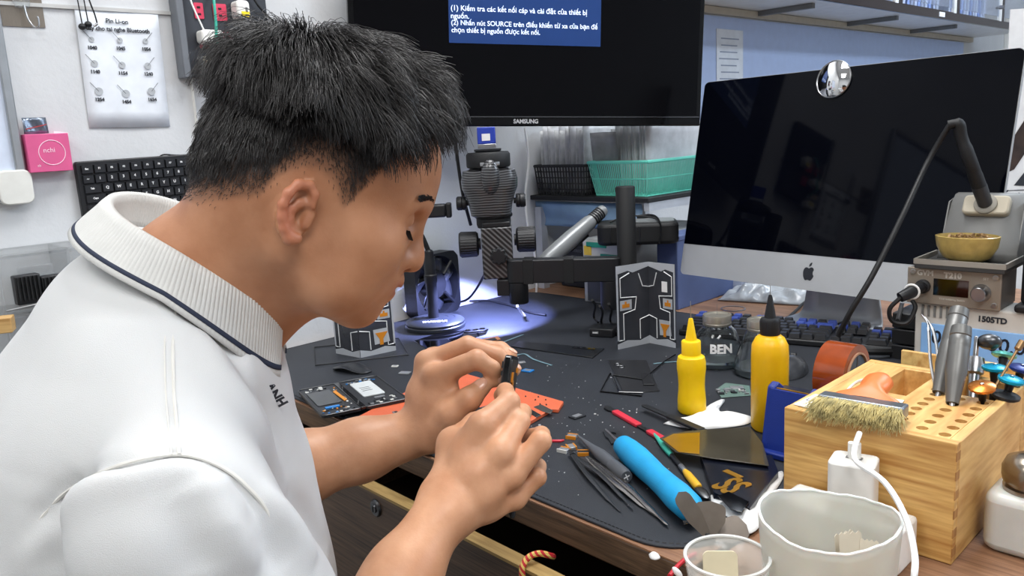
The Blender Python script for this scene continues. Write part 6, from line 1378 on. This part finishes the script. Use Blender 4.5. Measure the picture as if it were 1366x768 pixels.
mshirt = mat('pique_white', (202, 203, 203), .85, var=.02, vs=15, bump=.25, bs=1500, sss=.05)
so_ = np_object('polo_shirt', SV, SF, [mshirt], man); so_['label'] = 'white polo shirt with ribbed collar'
def surf_tube(pts, r, name, m, parent, lift=0.0):
    q = [Vector(cast(*p)) for p in pts]; q = [p+(CPOS-p).normalized()*lift for p in q]; return MB().tube(smooth_path(q, 5), r, 6).build(name, m, parent)
mseam = mat('seam_white', (214, 212, 206), .85)
surf_tube(((52, 694), (90, 655), (160, 620), (240, 606), (300, 625), (345, 665), (362, 695)), .0014, 'armhole_seam', mseam, so_, -.0035)
surf_tube(((236, 400), (231, 450), (232, 520), (236, 570), (239, 606)), .0012, 'shoulder_seam', mseam, so_, -.0006); surf_tube(((226, 400), (220, 450), (221, 520), (225, 570), (229, 606)), .0006, 'shoulder_stitch', mseam, so_, -.0002)
# collar
cc_ = np.array((-.283, -.056, .725)); cA = np.array((.069, .0245, .0)); cB = np.array((.015, .02, -.07)); cdn = np.array((-.25, .94, .0)); cdn /= np.linalg.norm(cdn)
def c2w(q): return NC+NR*q[0]-NU*q[1]+NV*q[2]
def collar_pt(th, v):
    # v 0..1: inner stand bottom -> fold (.35) -> outer lower edge (1)
    drop = ((1+cos(th))/2)**3; top = cc_+cA*cos(th)+cB*sin(th)+np.array((.010, .05, 0))*drop
    out = cA*cos(th)/np.linalg.norm(cA)+cB*sin(th)/np.linalg.norm(cB); out /= np.linalg.norm(out)
    fr = max(0, cos(th))
    if v < .35:
        k = (.35-v)/.35; q = top-out*(.003*k)+cdn*(.030*k)
    else:
        k = (v-.35)/.65; q = top+out*(.0045*sin(min(1, k*6)*pi/2)+.022*k*(1-.45*fr))+cdn*(.034*k*(1+.55*fr)-.0025*sin(min(1, k*5)*pi))
    return q
NT, NVp = 520, 16; th0, th1 = radians(14), radians(346)
def cgrid(u, v):
    th = th0+(th1-th0)*u; q = collar_pt(th, v); rib = .00045*sin(u*150*2*pi)*(1 if .36 < v < .84 else .25)
    out = cA*cos(th)/np.linalg.norm(cA)+cB*sin(th)/np.linalg.norm(cB); return tuple(c2w(q+out*rib))
MB().grid(cgrid, NT*2, NVp).build('collar', mat('rib_white', (199, 199, 196), .85, bump=.2, bs=900), so_, solid=.0022, angle=80)
def sgrid(u, v):
    th = th0+(th1-th0)*u; q = collar_pt(th, .865+.055*v); out = cA*cos(th)/np.linalg.norm(cA)+cB*sin(th)/np.linalg.norm(cB); return tuple(c2w(q+out*.0014))
MB().grid(sgrid, 160, 3).build('collar_stripe', mat('stripe_navy', (38, 46, 66), .8), so_, solid=.0012)
pq = cast(367, 527); tq = Matrix.Translation(Vector(pq)+(CPOS-Vector(pq)).normalized()*.001) @ Matrix((CR, CU, -CV)).transposed().to_4x4(); text('ẠNH', .012, mink, so_, tq @ RZ(-62) @ RY(35), bold=.0004)
# ---------------- trousers, shoes and stool (below the frame)
tro = SDF(); hipR, hipL = Vector((.70, -.52, -.20)), Vector((.58, -.36, -.20))
pel = J(75, 1010, .77); hipR = Vector(pel)+Vector((.08, -.06, -.06)); hipL = Vector(pel)+Vector((-.06, .07, -.06))
seatz = min(hipR.z, hipL.z)-.135
knR = Vector((hipR.x+.26, -.24, seatz+.075)); knL = Vector((hipL.x+.16, -.15, seatz+.075))
tro.cone(pel, (hipR+hipL)/2, .13, .13, .05)
for hip, kn in ((hipR, knR), (hipL, knL)):
    an = Vector((kn.x-.02, kn.y-.04, -.66)); tro.chain([hip, kn, an], [.088, .062, .05], .02)
TV_, TF_ = tro.mesh(.008); TV_ = smooth_mesh(TV_, TF_, 2)
np_object('trousers', TV_, TF_, [mat('trouser_black', (24, 25, 28), .85, bump=.2, bs=700)], man)
for kn in (knR, knL): MB().sphere((0, 0, 0), (.05, .13, .045), 12).build('shoe', mblack, man, T(kn.x+.01, kn.y+.03, -.703) @ RZ(-35))
stl = thing('stool', 'round black work stool under the man', 'stool', T((hipR.x+hipL.x)/2-.02, (hipR.y+hipL.y)/2-.02, -.75))
MB().lathe([(.0001, seatz+.75-.05), (.16, seatz+.75-.05), (.175, seatz+.75-.035), (.175, seatz+.75-.012), (.16, seatz+.75), (.0001, seatz+.75)], 40).build('seat', mblack, stl); MB().cyl((0, 0, .05), (0, 0, seatz+.70), .025).build('post', mmetal, stl)
MB().lathe([(.0001, 0), (.2, 0), (.2, .015), (.04, .05), (.0001, .05)], 40).build('base', mdmetal, stl)
# ---------------- hair
rng = np.random.default_rng(12); HC = H(-6, 0, 46)
hidx = [0, 1, 2, 3, NECK]
def scalp(P_): return body.ev(P_, hidx)
def grad(P_, f): return np.stack([scalp(P_+1e-3*e)-f for e in np.eye(3)], 1)/1e-3
n0 = 60000; dirs = rng.normal(size=(n0, 3)); dirs /= np.linalg.norm(dirs, axis=1)[:, None]
X = HC+dirs*.03
for _ in range(24): X = X+dirs*np.clip(-scalp(X), -.03, .05)[:, None]
hl3 = toH(X); gh = hairline(hl3[:, 0], hl3[:, 2]); jit = rng.normal(0, 3, n0)
ok = (gh+jit > 0) & ~((np.abs(hl3[:, 0]+6) < 19) & (hl3[:, 2] < 22)) & (np.linalg.norm(X-HC, axis=1) < .165) & (hl3[:, 0] < 86)
X, hl3, gh = X[ok], hl3[ok], gh[ok]
up_ = sm(50, 90, hl3[:, 2]+.03*hl3[:, 0]); longm = sm(26, 62, gh)*np.maximum(up_, .10)
prob = np.clip(.10+.9*sm(0, 22, gh), 0, 1); keep = rng.random(len(X)) < prob; X, hl3, gh, longm, up_ = X[keep], hl3[keep], gh[keep], longm[keep], up_[keep]
sel = rng.permutation(len(X))[:27000]; X, hl3, gh, longm, up_ = X[sel], hl3[sel], gh[sel], longm[sel], up_[sel]
frontness = sm(10, 75, hl3[:, 0])*up_
Ln = (.0022+.009*sm(8, 55, gh)+.052*longm+.010*frontness)*rng.uniform(.75, 1.15, len(X))
crown = H(-48, 0, 128); fl = X-crown; f0 = scalp(X); G = grad(X, f0); G /= np.linalg.norm(G, axis=1)[:, None]
fwd = HM[:, 0]; dwn = -NU
fl = fl/np.maximum(np.linalg.norm(fl, axis=1), 1e-6)[:, None]; fl = fl+fwd*(.5*up_)[:, None]+dwn*(.9*(1-up_))[:, None]
SEG = 8; pts = np.zeros((len(X), SEG+1, 3)); pts[:, 0] = X-G*.0008; cur = pts[:, 0].copy()
clump = np.array([mnoise.noise_vector(Vector(p*38)) for p in X]); clump2 = np.array([mnoise.noise_vector(Vector(p*95+3)) for p in X])
lift0 = .30+1.15*longm
for k in range(SEG):
    u = k/SEG; f = scalp(cur); G = grad(cur, f); G /= np.maximum(np.linalg.norm(G, axis=1), 1e-6)[:, None]
    t = fl-G*(fl*G).sum(1)[:, None]; t /= np.maximum(np.linalg.norm(t, axis=1), 1e-6)[:, None]
    d = t+G*(lift0*(1-u*1.5)+.12)[:, None]+clump*(.75*longm*(.35+u))[:, None]+clump2*(.55*(.3+u))+rng.normal(0, .10, (len(X), 3))+dwn*(.55*u*u*(frontness*1.3+.25*longm))[:, None]+fwd*(.25*frontness*u)[:, None]
    d /= np.linalg.norm(d, axis=1)[:, None]; cur = cur+d*(Ln/SEG)[:, None]
    f = scalp(cur); cur = cur+G*np.maximum(0, .0012-f)[:, None]; pts[:, k+1] = cur
def strands(pts, r0):
    n, m, _ = pts.shape; tan_ = np.gradient(pts, axis=1); tan_ /= np.maximum(np.linalg.norm(tan_, axis=2), 1e-9)[:, :, None]
    ref = rng.normal(size=(n, 1, 3)); b = np.cross(tan_, ref); b /= np.maximum(np.linalg.norm(b, axis=2), 1e-9)[:, :, None]; c = np.cross(tan_, b)
    rad = (r0[:, None]*np.linspace(1, .35, m)[None])[:, :, None]; V = np.stack([pts+rad*(b*cos(a)+c*sin(a)) for a in (0, 2*pi/3, 4*pi/3)], 2).reshape(-1, 3)
    i = np.arange(n)[:, None, None]*m*3+np.arange(m-1)[None, :, None]*3; k = np.arange(3)[None, None, :]; k2 = (k+1) % 3
    F = np.stack([i+k, i+k2, i+3+k2, i+3+k], -1).reshape(-1, 4); return V, F
lg = Ln > .016
V1, F1 = strands(pts[lg], np.full(lg.sum(), .00042)); V2, F2 = strands(pts[~lg][:, ::2], np.full((~lg).sum(), .00025)); 
mh = bpy.data.materials.new('hair_black'); mh.use_nodes = True; hb = mh.node_tree.nodes['Principled BSDF']; hn = mh.node_tree.nodes.new('ShaderNodeTexNoise'); hn.inputs['Scale'].default_value = 60; hr = mh.node_tree.nodes.new('ShaderNodeValToRGB'); hr.color_ramp.elements[0].color = (*lin((16, 15, 16)), 1); hr.color_ramp.elements[1].color = (*lin((52, 48, 47)), 1); mh.node_tree.links.new(hn.outputs[0], hr.inputs[0]); mh.node_tree.links.new(hr.outputs[0], hb.inputs['Base Color']); hb.inputs['Roughness'].default_value = .38; hb.inputs['Specular IOR Level'].default_value = .6
ho = np_object('hair', np.concatenate([V1, V2]), np.concatenate([F1, F2+len(V1)]), [mh], man); ho['label'] = 'short black hair with faded sides'; ho['kind'] = 'stuff'
# ---------------- finger nails
mnail = mat('nail', (226, 176, 150), .25, coat=.3, var=.03)
def nail(a, b, r, side):
    a, b = np.array(a), np.array(b); d = b-a; d /= np.linalg.norm(d); s_ = np.array(side, float); s_ = s_-d*(s_@d); s_ /= np.linalg.norm(s_); w_ = np.cross(d, s_); c = b+s_*(r*.78)-d*r*.15
    Mx = Matrix((Vector(d), Vector(w_), Vector(s_))).transposed().to_4x4(); Mx.translation = Vector(c); MB().sphere((0, 0, 0), (r*.95, r*.72, r*.30), 8).build('fingernail', mnail, man, Mx)
nail(J(664, 474, .898), J(685, 493, .895), .008, NU*.8+NR*.6-NV*.25); nail(J(656, 492, .874), J(660, 507, .880), .0078, NR*1-NV*.3); nail(J(626, 532, .868), J(643, 516, .874), .0096, NU*.5-NR*.2-NV*.8); nail(J(668, 466, .917), J(681, 474, .910), .0076, NU+NR*.3)
# ---------------- what he holds
hc = J(677, 523, .868); zax = Vector(NU*.97+NR*.12+NV*.1).normalized(); xax = Vector(NV*.96+NR*.16); xax = (xax-zax*xax.dot(zax)).normalized(); yax = zax.cross(xax)
Mh = Matrix((xax, yax, zax)).transposed().to_4x4(); Mh.translation = Vector(hc)
hp_ = thing('held_phone', 'thin black phone frame held upright between both hands', 'phone', Mh)
MB().prism(rrect(.052, .078, .006, 4), -.0035, .0035).build('frame', mgloss, hp_, RX(90), bevel=.0012)
for s_ in (-1, 1): MB().prism(rrect(.046, .07, .005, 4), .0036, .0046).build('inner_plate', mdk, hp_, RX(90*s_))
random.seed(14)
for i in range(16): MB().box((random.uniform(-.02, .02), random.choice((-1, 1))*.0052, random.uniform(-.03, .032)), (random.uniform(.004, .01), .0018, random.uniform(.004, .014))).build('component', random.choice([msil, mdk, mflex, msil]), hp_)
to = thing('held_spudger', 'black pry tool whose tip shows below the near hand', 'pry tool', T(*J(684, 660, .80)))
a_, b_ = Vector(J(690, 610, .825)-J(684, 660, .80)), Vector(J(683, 691, .79)-J(684, 660, .80)); MB().tube([a_, Vector((0, 0, 0)), b_*.85, b_], [.0032, .0036, .0034, .0022], 8).build('shaft', mblack, to)
